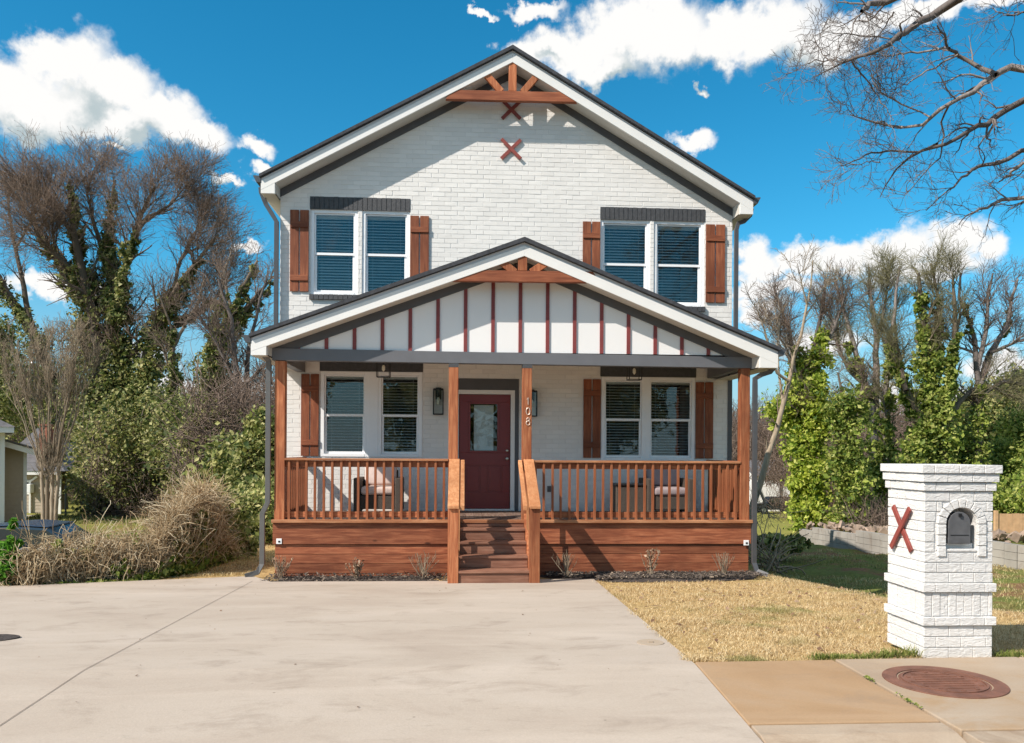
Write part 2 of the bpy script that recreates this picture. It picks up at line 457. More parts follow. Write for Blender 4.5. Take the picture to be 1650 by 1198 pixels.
def whitebrick(name, col=(.75, .725, .695), bs_=.35):
    m = mat(name); nt, N, L, bs = nodes(m)
    n = tex(nt, 1.1, 5); n3 = tex(nt, 30, 4)
    c = ramp(nt, n.outputs['Fac'], [(.3, tuple(x * .93 for x in col)), (.65, col)])
    c = mixc(nt, mrange(nt, n3.outputs['Fac'], .62, .8, 0, .25), c, tuple(x * .8 for x in col))
    v = mk(nt, 'ShaderNodeMapRange'); L.new(attr(nt), v.inputs[0]); v.inputs[3].default_value = .95; v.inputs[4].default_value = 1.03
    hs = mk(nt, 'ShaderNodeHueSaturation'); L.new(v.outputs[0], hs.inputs['Value']); L.new(c, hs.inputs['Color'])
    L.new(hs.outputs[0], bs.inputs['Base Color']); bs.inputs['Roughness'].default_value = .65; bs.inputs['Specular IOR Level'].default_value = .3
    n2 = tex(nt, 22, 5, (1, 1, 2.2), .6, .8); bump(nt, bs, n2.outputs['Fac'], bs_, .006 if bs_ < .5 else .014)
    return m


WC = [(.21, .060, .026), (.355, .118, .050), (.47, .188, .086)]
M = {}
M['brick'] = whitebrick('painted_brick'); M['brick_box'] = whitebrick('pillar_brick', (.73, .71, .69), .9)
M['mortar'] = plain('painted_mortar', (.68, .66, .64), .8, var=.05)
M['dbrick'] = plain('dark_painted_brick', (.052, .053, .058), .6, var=.25, scale=20, bmp=.6)
M['trim'] = plain('white_trim', (.74, .725, .70), .45, var=.03, scale=2)
M['crown'] = plain('shaded_trim', (.62, .62, .64), .5, var=.03)  # white trim greyed, the shade under the shingle edge put into its colour
M['vinyl'] = plain('window_vinyl', (.82, .82, .83), .35, var=.02)
M['panel'] = plain('gable_panel', (.76, .745, .735), .5, var=.02, scale=1)
M['soffit'] = plain('soffit_vinyl', (.60, .57, .52), .6, var=.04)
M['ceiling'] = plain('porch_ceiling', (.84, .80, .74), .6, var=.03)
M['dark'] = plain('charcoal_trim', (.078, .078, .084), .5, var=.08)
M['beam'] = plain('grey_painted_beam', (.125, .125, .135), .5, var=.07, scale=3)
M['gutter'] = plain('dark_gutter', (.085, .085, .09), .35, var=.08, metal=.2)
M['down'] = plain('grey_downspout', (.125, .12, .115), .4, var=.08, metal=.2)
M['shingle'] = plain('asphalt_shingle', (.045, .047, .055), .9, var=.3, scale=14, bmp=.5)
M['batten'] = plain('oxblood_batten', (.20, .036, .034), .55, var=.15)
M['door'] = plain('oxblood_door', (.19, .026, .026), .32, var=.06, spec=.5)
M['rust'] = plain('rust_red_paint', (.23, .048, .036), .6, var=.2, scale=12)
for ax in 'xyz': M['wood' + ax] = wood('stained_wood_' + ax, WC, ax, .30)
M['skirtwood'] = wood('skirt_board_wood', [(.15, .045, .024), (.27, .085, .040), (.38, .14, .068)], 'x', .26)
WL = [(.38, .15, .062), (.50, .22, .098), (.60, .30, .145)]
for ax in 'yz': M['lwood' + ax] = wood('light_stained_wood_' + ax, WL, ax, .12)
WR = [(.27, .10, .045), (.40, .17, .08), (.50, .25, .13)]
M['rwood'] = wood('rail_cap_wood', WR, 'x', .12)
WS = [(.15, .045, .022), (.24, .075, .036), (.32, .115, .055)]
M['swood'] = wood('shutter_wood', WS, 'z', .1, False)
M['swoodx'] = wood('shutter_batten_wood', WS, 'x', .1, False)
M['twood'] = wood('truss_wood', [(.20, .06, .03), (.30, .095, .045), (.38, .135, .065)], 'x', .12, False)
M['stepwood'] = wood('step_wood', [(.19, .085, .055), (.27, .125, .08), (.35, .18, .12)], 'x', .15)
M['deck'] = wood('deck_wood', [(.13, .08, .06), (.2, .13, .1), (.27, .19, .15)], 'y', .15)
M['glass'] = glassmat('window_glass', gain=1.0, add=.015); M['lglass'] = glassmat('lantern_glass', gain=.8, add=0); M['pglass'] = glassmat('porch_window_glass', gain=1.1, add=.02)
M['blind'] = plain('blind_slat', (.84, .84, .82), .5, var=.04)
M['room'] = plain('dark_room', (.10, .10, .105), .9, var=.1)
M['metal'] = plain('black_metal', (.02, .02, .022), .4, var=.1, metal=.4)
M['nickel'] = plain('brushed_nickel', (.5, .47, .42), .3, metal=1)
M['number'] = plain('bright_number', (.66, .56, .48), .35, metal=.3)
M['bulb'] = plain('clear_bulb', (.75, .72, .6), .2)
M['white'] = plain('white_plastic', (.8, .8, .8), .4, var=.02)
M['cushion'] = plain('beige_cushion', (.60, .47, .42), .95, var=.08, scale=9, bmp=.2)
M['rooflight'] = plain('grey_roof', (.12, .115, .12), .9, var=.25, scale=3)


def wicker():
    m = mat('wicker'); nt, N, L, bs = nodes(m)
    tc = mk(nt, 'ShaderNodeTexCoord'); w = mk(nt, 'ShaderNodeTexWave'); w.bands_direction = 'Z'; w.inputs['Scale'].default_value = 24; w.inputs['Distortion'].default_value = 3; w.inputs['Detail'].default_value = 2; w.inputs['Detail Scale'].default_value = 9
    L.new(tc.outputs['Object'], w.inputs[0]); c = ramp(nt, w.outputs['Fac'], [(.2, (.02, .015, .012)), (.8, (.17, .13, .10))])
    L.new(c, bs.inputs['Base Color']); bs.inputs['Roughness'].default_value = .6; bump(nt, bs, w.outputs['Fac'], .9, .01); return m


M['wicker'] = wicker()


def concrete(name, cols, stain, seed=0, rough=.85, drift=(.28, .24, .19)):
    m = mat(name); nt, N, L, bs = nodes(m)
    a = tex(nt, .45, 6, (1, 1.8, 1), .6, .8); b = tex(nt, 1.9, 7, (1, 1.6, 1), .65, .5); s = tex(nt, 70, 3); t = tex(nt, 5, 8, (1, 2.5, 1), .7, 1.5)
    c = ramp(nt, a.outputs['Fac'], [(.3, cols[0]), (.5, cols[1]), (.7, cols[2])])
    c = mixc(nt, mrange(nt, b.outputs['Fac'], .50, .74, 0, .85), c, stain)
    c = mixc(nt, mrange(nt, t.outputs['Fac'], .57, .74, 0, .55), c, drift)
    w_ = tex(nt, .8, 4, (.35, 2.2, 1), .6, .4); c = mixc(nt, mrange(nt, w_.outputs['Fac'], .5, .72, 0, .3), c, tuple(min(1, x * 1.25) for x in cols[2]))
    c = mixc(nt, mrange(nt, s.outputs['Fac'], .35, .7, .06, 0), c, (0, 0, 0))
    # sparse dark specks
    tc = mk(nt, 'ShaderNodeTexCoord'); vo = mk(nt, 'ShaderNodeTexVoronoi'); vo.inputs['Scale'].default_value = 2.3; L.new(tc.outputs['Object'], vo.inputs['Vector'])
    c = mixc(nt, mrange(nt, vo.outputs['Distance'], .012, .03, .6, 0), c, (.12, .10, .08))
    L.new(c, bs.inputs['Base Color']); bs.inputs['Roughness'].default_value = rough; bs.inputs['Specular IOR Level'].default_value = .25
    mb_ = mk(nt, 'ShaderNodeMath', operation='ADD'); L.new(s.outputs['Fac'], mb_.inputs[0]); L.new(b.outputs['Fac'], mb_.inputs[1])
    bump(nt, bs, mb_.outputs[0], .25, .006)
    return m


M['slab'] = concrete('driveway_concrete', [(.40, .325, .262), (.445, .37, .302), (.48, .405, .338)], (.335, .27, .215))
M['walk'] = concrete('old_sidewalk_concrete', [(.33, .205, .11), (.38, .245, .138), (.40, .285, .19)], (.31, .215, .14), drift=(.30, .20, .12))
M['walk2'] = concrete('grey_sidewalk_concrete', [(.33, .245, .175), (.38, .285, .20), (.40, .32, .245)], (.36, .235, .13), drift=(.30, .22, .15))
M['kerb'] = concrete('kerb_concrete', [(.33, .24, .17), (.38, .29, .21), (.42, .34, .26)], (.26, .18, .12))
M['djoint'] = plain('driveway_joint', (.17, .14, .115), .95, var=.3, scale=20)
M['joint'] = plain('dark_joint', (.06, .045, .035), .95, var=.3, scale=30)
M['asphalt'] = plain('street_asphalt', (.055, .045, .04), .9, var=.3, scale=30, bmp=.5)
M['iron'] = plain('rusty_iron', (.17, .072, .045), .75, var=.3, scale=7, bmp=.6)
M['block'] = concrete('block_concrete', [(.26, .235, .205), (.32, .295, .26), (.38, .35, .31)], (.22, .18, .145))


def groundmat():
    m = mat('ground_soil'); nt, N, L, bs = nodes(m)
    big = tex(nt, .22, 5, None, .6, .6); mid = tex(nt, 1.1, 6, None, .65, .5); fine = tex(nt, 14, 5, None, .7)
    dry = ramp(nt, fine.outputs['Fac'], [(.3, (.26, .165, .07)), (.55, (.46, .32, .145)), (.75, (.60, .44, .22))])
    green = ramp(nt, fine.outputs['Fac'], [(.3, (.08, .09, .025)), (.6, (.17, .19, .05)), (.8, (.27, .26, .09))])
    dirt = ramp(nt, fine.outputs['Fac'], [(.3, (.13, .065, .035)), (.6, (.25, .135, .075)), (.8, (.34, .21, .13))])
    c = mixc(nt, mrange(nt, mid.outputs['Fac'], .45, .6), green, dirt)
    c = mixc(nt, mrange(nt, big.outputs['Fac'], .48, .6, 0, .8), c, green)
    a = attr(nt, 'dry'); c = mixc(nt, a, c, dry)
    fa = attr(nt, 'far'); fg = ramp(nt, mid.outputs['Fac'], [(.3, (.16, .17, .035)), (.7, (.30, .27, .075))])
    c = mixc(nt, fa, c, fg)
    L.new(c, bs.inputs['Base Color']); bs.inputs['Roughness'].default_value = 1; bs.inputs['Specular IOR Level'].default_value = .1
    bump(nt, bs, fine.outputs['Fac'], .8, .03); return m


M['ground'] = groundmat()


def bladesmat():
    m = mat('grass_blades'); nt, N, L, bs = nodes(m)
    n = tex(nt, .9, 5, None, .6, .4)
    d = ramp(nt, attr(nt), [(0, (.33, .22, .10)), (.35, (.56, .40, .20)), (.7, (.74, .57, .32)), (1, (.86, .73, .48))])
    g = ramp(nt, attr(nt), [(0, (.08, .11, .02)), (.6, (.20, .24, .055)), (1, (.38, .36, .12))])
    c = mixc(nt, mrange(nt, n.outputs['Fac'], .54, .70, 0, .7), d, g)
    c = mixc(nt, attr(nt, 'green'), c, g)
    L.new(c, bs.inputs['Base Color']); bs.inputs['Roughness'].default_value = .8; bs.inputs['Specular IOR Level'].default_value = .2
    tr = mk(nt, 'ShaderNodeBsdfTranslucent'); L.new(c, tr.inputs[0]); ms = mk(nt, 'ShaderNodeMixShader'); ms.inputs[0].default_value = .3
    L.new(bs.outputs[0], ms.inputs[1]); L.new(tr.outputs[0], ms.inputs[2]); L.new(ms.outputs[0], N['Material Output'].inputs[0]); return m


M['blades'] = bladesmat()
M['bark'] = barkmat('brown_bark', (.13, .10, .075), (.25, .20, .15))
M['barkl'] = barkmat('pale_bark', (.26, .20, .14), (.42, .34, .25))
M['barkg'] = barkmat('grey_bark', (.15, .125, .115), (.34, .29, .26))
M['twig'] = barkmat('twigs', (.17, .12, .095), (.30, .23, .185))
M['twigr'] = barkmat('reddish_twigs', (.21, .145, .11), (.33, .25, .195))
M['twigg'] = barkmat('budding_twigs', (.20, .185, .10), (.32, .29, .17))
M['ivyd'] = leafmat('dark_ivy', [(0, (.035, .065, .018)), (.3, (.15, .19, .045)), (.65, (.34, .34, .10)), (1, (.60, .54, .25))], patch=.35)
M['ivyl'] = leafmat('bright_ivy', [(0, (.07, .14, .02)), (.3, (.28, .38, .045)), (.65, (.52, .58, .08)), (1, (.74, .74, .2))], .5, patch=.2)
M['ivym'] = leafmat('green_ivy', [(0, (.05, .10, .02)), (.3, (.20, .28, .045)), (.65, (.40, .46, .09)), (1, (.64, .63, .21))], .45, patch=.3)
M['fresh'] = leafmat('fresh_leaves', [(0, (.05, .16, .015)), (.5, (.13, .34, .03)), (1, (.26, .50, .06))], .45)
M['deadleaf'] = leafmat('dead_leaves', [(0, (.14, .075, .04)), (.5, (.33, .20, .12)), (1, (.55, .40, .28))], .2)
M['straw'] = leafmat('dry_vines', [(0, (.24, .155, .085)), (.3, (.52, .37, .21)), (.65, (.76, .60, .38)), (1, (.90, .79, .58))], .25, .85, .2)
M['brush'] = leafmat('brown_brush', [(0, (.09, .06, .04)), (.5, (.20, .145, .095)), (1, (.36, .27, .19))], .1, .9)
M['mulch'] = plain('mulch_bed', (.055, .042, .036), 1, var=.5, scale=30, bmp=.8)
M['chips'] = leafmat('mulch_chips', [(0, (.03, .025, .02)), (.6, (.10, .08, .07)), (.9, (.22, .17, .13)), (1, (.42, .33, .24))], 0, .9)
M['siding'] = plain('tan_siding', (.40, .33, .255), .7, var=.05)
M['rbrick'] = plain('red_brick', (.30, .10, .06), .85, var=.25, scale=8)
M['fence'] = plain('cedar_fence', (.55, .34, .18), .8, var=.15, scale=5)
M['bluecar'] = plain('blue_car_paint', (.02, .045, .09), .22, spec=.7, var=.02)
M['blackcar'] = plain('black_car_paint', (.015, .015, .018), .25, spec=.7, var=.02)
M['tyre'] = plain('tyre_rubber', (.02, .02, .02), .8)
M['rim'] = plain('alloy_rim', (.45, .45, .47), .3, metal=.8)
M['redlens'] = plain('red_lens', (.45, .01, .012), .2)
M['carglass'] = plain('car_glass', (.03, .04, .05), .08, spec=1)
M['whitehouse'] = plain('white_siding', (.80, .80, .80), .7, var=.03)
exec_setting = True

# ------------------------------------------------------------------ the ground
def sstep(x): x = np.clip(x, 0, 1); return x * x * (3 - 2 * x)


def hgt(X, Y):
    X = np.asarray(X, dtype=float); Y = np.asarray(Y, dtype=float)
    pad = np.clip(.36 - .0535 * (Y - 6.1), -.02, .36)
    pad = np.where((X < 1.62) & (X > -13) & (Y < 12.2), pad - .07, pad)
    hr = np.interp(Y, [14, 29, 100, 130, 400], [-.62, -1.35, -5.4, -5.4, -2])
    hl = np.interp(Y, [12, 20, 36, 50, 100, 400], [-.5, -1.35, -1.3, -1.95, -3.5, -1])
    out = hl + (hr - hl) * sstep((X + 2) / 6)
    xc = np.interp(Y, [7.0, 7.8, 8.5, 9.5, 12.5, 13.5, 40], [40, 9, 6.3, 5.35, 4.85, 4.95, 5.0])
    dr = X - xc
    dl = np.minimum(-(X + 4.5), Y - (12.75 + (X + 3.2) * .43))
    db = Y - 25
    w = sstep(np.maximum(np.maximum(dr, dl * .9), db * .5) / 1.4)
    h = pad * (1 - w) + out * w
    h = np.where(Y < 6.03, np.minimum(h, .2), h)
    bumps = .05 * np.sin(X * 1.7 + Y * .6) * np.sin(Y * 1.3 - X * .4) + .03 * np.sin(X * 4.1) * np.cos(Y * 3.7)
    return h + bumps * w * np.clip((Y - 8) / 8, .3, 1.6)


def hz(x, y): return float(hgt(x, y))


def make_ground():
    g = np.concatenate([-np.geomspace(400, 16, 60), np.linspace(-15.8, 16, 230)[:-1], np.geomspace(16, 400, 60)])
    yy = np.concatenate([np.linspace(-60, 3, 20)[:-1], np.linspace(3, 20, 150)[:-1], np.geomspace(20, 900, 110)])
    X, Y = np.meshgrid(g, yy); Z = hgt(X, Y)
    nx, ny = len(g), len(yy); V = np.stack([X, Y, Z], -1).reshape(-1, 3)
    i = np.arange(nx - 1)[None, :]; j = np.arange(ny - 1)[:, None]; a = j * nx + i
    F = np.stack([a, a + 1, a + nx + 1, a + nx], -1).reshape(-1, 4)
    o = np_mesh('ground', V, F, M['ground'], smooth=True); tag(o, kind='structure')
    X, Y = X.ravel(), Y.ravel()
    xc = np.interp(Y, [7.0, 7.8, 8.5, 9.5, 12.5, 13.5, 40], [40, 9, 6.3, 5.35, 4.85, 4.95, 5.0])
    dry = np.where((X > -4.6) & (Y < 26), sstep((xc + .3 - X) / .7), 0)
    at_ = o.data.attributes.new('dry', 'FLOAT', 'POINT'); at_.data.foreach_set('value', dry.astype(np.float32))
    at_ = o.data.attributes.new('far', 'FLOAT', 'POINT'); at_.data.foreach_set('value', sstep((Y - 30) / 8).astype(np.float32))


make_ground()


def zs(y): return .38 - .052 * max(0, y - 6)


def slabs():
    mb = MB()
    A_ = [(1.76, 6.0), (1.97, 12.0), (1.05, 12.0), (-.15, 11.8), (-2.75, 11.8), (-3.2, 12.6), (-6.1, 11.42), (-16, 7.3), (-16, 6.0), (-16, 4.3), (1.66, 4.3)]
    T = [(x, y, zs(y)) for x, y in A_]; B_ = [(x, y, zs(y) - .12) for x, y in A_]; n = len(A_)
    mb.add(T + B_ + [(-16, 3.2, .2), (1.6, 3.2, .2)], [tuple(range(9)), (0, 8, 9, 10), (10, 9, 22, 23)] + [(i, i + n, (i + 1) % n + n, (i + 1) % n) for i in list(range(9)) + [10]])
    tag(mb.build('driveway', M['slab'], bevel=.0), kind='structure')
    mb = MB()

    def strip(p, q, w, dz=.004):
        k = 12
        for i in range(k):
            a = [p[0] + (q[0] - p[0]) * i / k, p[1] + (q[1] - p[1]) * i / k]; b = [p[0] + (q[0] - p[0]) * (i + 1) / k, p[1] + (q[1] - p[1]) * (i + 1) / k]
            d = Vector((b[0] - a[0], b[1] - a[1])).normalized(); nx, ny = -d.y * w / 2, d.x * w / 2
            mb.add([(a[0] + nx, a[1] + ny, zs(a[1]) + dz), (a[0] - nx, a[1] - ny, zs(a[1]) + dz), (b[0] - nx, b[1] - ny, zs(b[1]) + dz), (b[0] + nx, b[1] + ny, zs(b[1]) + dz)], [(0, 1, 2, 3)])
    strip((-3.02, 11.85), (-2.715, 6.0), .006); strip((-2.715, 6.0), (-2.62, 4.3), .006)
    tag(mb.build('driveway_joint', M['djoint']), kind='structure')
    mb = MB(); mb.prismz([(1.69, 4.66), (2.862, 4.66), (2.862, 6.07), (1.775, 6.05)], .2, .382)
    mb.cm = 1; mb.prismz([(2.885, 4.50), (4.36, 4.50), (4.36, 6.10), (2.885, 6.08)], .2, .384)
    mb.prismz([(4.378, 4.50), (6.1, 4.50), (6.1, 6.10), (4.378, 6.10)], .2, .383)
    mb.prismz([(6.118, 4.50), (8.0, 4.50), (8.0, 6.10), (6.118, 6.10)], .2, .384)
    mb.prismz([(8.018, 4.50), (22, 4.50), (22, 6.10), (8.018, 6.10)], .2, .383)
    tag(mb.build('sidewalk', [M['walk'], M['walk2']], bevel=.008), kind='structure')
    mb = MB(); mb.prismz([(1.72, 4.7), (8, 4.7), (8, 6.04), (1.77, 6.04)], .12, .36)
    tag(mb.build('sidewalk_joint', M['joint']), kind='structure')
    mb = MB()
    mb.prismx([(4.645, .2), (4.645, .378), (4.5, .372), (4.33, .325), (4.1, .27), (3.7, .25), (3.7, .15)], 1.70, 2.862)
    mb.prismx([(4.485, .1), (4.485, .374), (4.47, .384), (4.30, .380), (4.285, .365), (4.285, .1)], 2.885, 22)
    tag(mb.build('kerb', M['kerb'], bevel=.006), kind='structure')
    mb = MB(); mb.add([(-60, 4.2, .235), (-60, -8, .235), (60, -8, .235), (60, 4.2, .235)], [(0, 1, 2, 3)])
    tag(mb.build('road', M['asphalt']), kind='structure')


slabs()

# ------------------------------------------------------------------ the house
WY = 14.55; PY = 12.7; RY = 14.2; QY = 12.35
house = thing('house', 'two storey white painted brick house with charcoal gables and stained wood front porch', 'house', (.83, 14.5, 0))
house.location = (0, 0, 0)
H = house
a0 = at(421, 283, RY); a1 = at(826, 76, RY); a2 = at(1213, 318, RY)
MAIN = [(a0[0], a0[2]), (a1[0], a1[2]), (a2[0], a2[2])]
b0 = at(405, 539, QY); b1 = at(845, 384, QY); b2 = at(1253, 561, QY)
PORCH = [(b0[0], b0[2]), (b1[0], b1[2]), (b2[0], b2[2])]


def zt(G, x):
    (x0, z0), (x1, z1), (x2, z2) = G
    return z0 + (x - x0) * (z1 - z0) / (x1 - x0) if x < x1 else z1 + (x - x1) * (z2 - z1) / (x2 - x1)


UL = (4.745, 6.26); UR = (4.64, 6.20); LL = (1.86, 3.38); LR = (1.82, 3.34)
WIN = [(-2.72, -1.895, *UL, 'u'), (-1.815, -.972, *UL, 'u'), (2.48, 3.39, *UR, 'u'), (3.465, 4.395, *UR, 'u'),
       (-2.53, -1.69, *LL, 'l'), (-1.52, -.73, *LL, 'l'), (2.51, 3.317, *LR, 'l'), (3.345, 4.238, *LR, 'l')]
HEAD = [(-2.74, -.965, 6.26, 6.49), (2.475, 4.41, 6.20, 6.43), (-2.55, -.72, 3.385, 3.545), (2.49, 4.26, 3.345, 3.545)]
SILL = [(-2.74, -.965, 4.655, 4.745), (2.475, 4.41, 4.55, 4.64)]
DOOR = (-.22, 1.006, .85, 3.28)
HOLES = [w[:4] for w in WIN] + HEAD + SILL + [DOOR, (-1.69, -1.52, *LL), (3.317, 3.345, *LR)]


def front_wall():
    x0, x1 = -3.26, 4.92; rng = np.random.default_rng(3)
    top = lambda x: zt(MAIN, x) - .27
    # masonry behind the brick faces, with real openings
    real = [w[:4] for w in WIN] + [DOOR]
    zsb = sorted({-.1, 6.38, *[r[2] for r in real], *[r[3] for r in real]}); zsb = [z for z in zsb if z <= 6.38]
    mb = MB()
    for za, zb in zip(zsb[:-1], zsb[1:]):
        zm = (za + zb) / 2; xs = x0
        for r in sorted([r for r in real if r[2] < zm < r[3]]):
            if r[0] > xs: mb.box(xs, r[0], WY + .0048, WY + .16, za, zb, .5)
            xs = r[1]
        mb.box(xs, x1, WY + .0048, WY + .16, za, zb, .5)
    mb.prism([(x0, 6.38), (x1, 6.38), (x1, top(x1) + .1), (MAIN[1][0], top(MAIN[1][0]) + .1), (x0, top(x0) + .1)], WY + .0048, WY + .16, .5)
    o = mb.build('masonry', M['mortar'], H)
    # bricks
    V = []; F = []; Rn = []; ch, bl, gap = .0835, .232, .0055
    nc = int(9.2 / ch)
    for c in range(nc):
        za = -.05 + c * ch; zb = za + ch - gap; zm = za + ch / 2
        if zm > top(MAIN[1][0]) + .05: break
        # horizontal extent under the gable
        xa, xb = x0, x1
        if zm > 6.2:
            xs = np.linspace(x0, x1, 400); ok = [x for x in xs if top(x) + .06 > zm]
            if not ok: break
            xa, xb = ok[0], ok[-1]
        cuts = sorted([(r[0] - .004, r[1] + .004) for r in HOLES if r[2] < zm < r[3]])
        segs = []; s = xa
        for r in cuts:
            if r[0] > s: segs.append((s, min(r[0], xb)))
            s = max(s, r[1])
        if s < xb: segs.append((s, xb))
        for sa, sb in segs:
            k = math.floor((sa - (c % 2) * bl / 2) / bl) * bl + (c % 2) * bl / 2
            while k < sb:
                j = rng.normal() * .004
                p = max(k + gap / 2 + j, sa); q = min(k + bl - gap / 2 + j, sb); k += bl
                if q - p < .02: continue
                y = WY + rng.normal() * .0009; t = rng.normal(size=4) * .0006; b = len(V); e = .0025
                zj = rng.normal() * .0012
                V += [(p + e, y + t[0], za + e + zj), (q - e, y + t[1], za + e + zj), (q - e, y + t[2], zb - e + zj), (p + e, y + t[3], zb - e + zj),
                      (p, WY + .0052, za + zj), (q, WY + .0052, za + zj), (q, WY + .0052, zb + zj), (p, WY + .0052, zb + zj)]
                F += [(b, b + 1, b + 2, b + 3), (b + 4, b + 5, b + 1, b), (b + 5, b + 6, b + 2, b + 1), (b + 6, b + 7, b + 3, b + 2), (b + 7, b + 4, b, b + 3)]
                Rn += [rng.random()] * 5
    np_mesh('brick_wall', V, F, M['brick'], Rn, H)
    # side, back walls and floors
    mb = MB()
    mb.box(x0, x0 + .15, WY + .17, 21.5, -.6, 6.45, .5); mb.box(x1 - .15, x1, WY + .17, 21.5, -.6, 6.40, .5); mb.box(x0, x1, 21.5, 21.65, -.6, 6.38, .5)
    mb.prism([(x0, 6.38), (x1, 6.38), (MAIN[1][0], 8.9)], 21.5, 21.65, .5)
    mb.build('side_wall', M['brick'], H)
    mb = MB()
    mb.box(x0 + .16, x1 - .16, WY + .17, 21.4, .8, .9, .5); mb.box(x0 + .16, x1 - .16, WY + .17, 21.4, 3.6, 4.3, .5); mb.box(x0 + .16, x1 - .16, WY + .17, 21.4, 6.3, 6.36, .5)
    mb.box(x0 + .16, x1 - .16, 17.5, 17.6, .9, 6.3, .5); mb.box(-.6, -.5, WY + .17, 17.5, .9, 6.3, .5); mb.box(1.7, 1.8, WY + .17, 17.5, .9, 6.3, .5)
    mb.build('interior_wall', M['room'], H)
    # dark painted soldier courses and sills
    rr = RS
    for k, r in enumerate(HEAD):
        mb = MB()
        if k >= 2: mb.box(r[0], r[1], WY - .004, WY + .0055, r[2], r[3])
        else:
            x = r[0]; w = (r[1] - r[0]) / round((r[1] - r[0]) / .084)
            while x < r[1] - .01:
                y = WY - .012 + rr.uniform(-.003, .003); mb.box(x + .005, x + w - .005, y, WY - .003, r[2] + rr.uniform(0, .004), r[3] - rr.uniform(0, .006)); x += w
            mb.box(r[0], r[1], WY - .002, WY + .0055, r[2] + .002, r[3] - .002)
        mb.build('brick_header', M['dbrick'], H)
    for r in SILL:
        mb = MB(); x = r[0]; w = .085
        while x < r[1] - .02:
            mb.box(x + .004, min(x + w - .004, r[1]), WY - .05 + rr.uniform(-.003, .003), WY + .05, r[2], r[3] - rr.uniform(0, .004)); x += w
        mb.build('brick_sill', M['dbrick'], H)
    mb = MB(); mb.box(4.85, 4.932, WY - .012, WY + .1, .85, 3.56); mb.build('corner_board', M['dark'], H)


front_wall()


def window(x0, x1, z0, z1, kind, idx):
    fy = WY + (.022 if kind == 'u' else -.012); fw = .055 if kind == 'u' else .062; sw = .04
    mb = MB()
    mb.box(x0, x0 + fw, fy, fy + .12, z0, z1); mb.box(x1 - fw, x1, fy, fy + .12, z0, z1)
    mb.box(x0 + fw, x1 - fw, fy, fy + .12, z1 - fw, z1); mb.box(x0 + fw, x1 - fw, fy - .004, fy + .12, z0, z0 + .05)
    w = mb.build('window', M['vinyl'], H, bevel=.004)
    xa, xb, za, zb = x0 + fw + .002, x1 - fw - .002, z0 + .052, z1 - fw - .002; zm = (z0 + z1) / 2 - .02
    for (p, q, y) in ((zm - .02, zb, fy + .03), (za, zm + .022, fy + .052)):
        mb = MB(); b = sw * (.6 if p > za else 1)
        mb.box(xa, xa + b, y, y + .02, p, q); mb.box(xb - b, xb, y, y + .02, p, q)
        mb.box(xa + b, xb - b, y, y + .02, q - b, q); mb.box(xa + b, xb - b, y, y + .02, p, p + (.042 if p > za else b))
        mb.build('sash', M['vinyl'], w)
        mb = MB(); mb.box(xa + b - .003, xb - b + .003, y + .008, y + .012, p + .02, q - .02); mb.build('pane', M['glass' if kind == 'u' else 'pglass'], w)
    mb = MB(); z = zb - .06; y = fy + .15; r = random.Random(idx); mb.box(xa, xb, y - .025, y + .025, zb - .05, zb + .01)
    tilt = math.radians(r.uniform(33, 38) if kind == 'u' else r.uniform(14, 20))
    while z > za + .03:
        c = math.cos(tilt) * .025; s = math.sin(tilt) * .025; dz = r.uniform(-.002, .002)
        mb.add([(xa, y - c, z - s + dz), (xb, y - c, z - s + r.uniform(-.002, .002)), (xb, y + c, z + s), (xa, y + c, z + s),
                (xa, y - c, z - s + .003 + dz), (xb, y - c, z - s + .003), (xb, y + c, z + s + .003), (xa, y + c, z + s + .003)],
               [(0, 3, 2, 1), (4, 5, 6, 7), (0, 1, 5, 4), (1, 2, 6, 5), (2, 3, 7, 6), (3, 0, 4, 7)])
        z -= .052
    for fx in (.16, .84): mb.box(xa + (xb - xa) * fx - .0015, xa + (xb - xa) * fx + .0015, y - .026, y - .023, za, zb - .05)
    mb.build('blind', M['blind'], w)


for i, w in enumerate(WIN): window(*w, i)
mb = MB(); mb.box(3.312, 3.35, WY - .014, WY + .03, *LR); mb.build('window_mullion', M['vinyl'], H, bevel=.004)
mb = MB(); mb.box(-1.695, -1.515, WY - .02, WY + .03, LL[0], LL[1])
mb.build('window_mullion', M['vinyl'], H, bevel=.004)


def shutter(x0, x1, z0, z1):
    w = (x1 - x0 - .022) / 2; h = z1 - z0; y = WY - .012
    mb = MB(); mb.box(x0, x0 + w, y - .022, y, z0, z1); mb.box(x1 - w, x1, y - .022, y, z0, z1)
    mb.cm = 1; mb.box(x0 + .004, x1 - .004, y - .044, y - .0225, z0 + h * .13, z0 + h * .20); mb.box(x0 + .004, x1 - .004, y - .044, y - .0225, z1 - h * .215, z1 - h * .145)
    mb.build('shutter', [M['swood'], M['swoodx']], H, bevel=.003)


for s in [(-3.08, -2.755, 4.79, 6.235), (-.962, -.63, 4.79, 6.18), (2.15, 2.468, 4.72, 6.15), (4.42, 4.775, 4.72, 6.15),
          (-2.87, -2.56, 1.87, 3.326), (2.18, 2.495, 1.865, 3.29), (4.25, 4.573, 1.865, 3.26)]: shutter(*s)


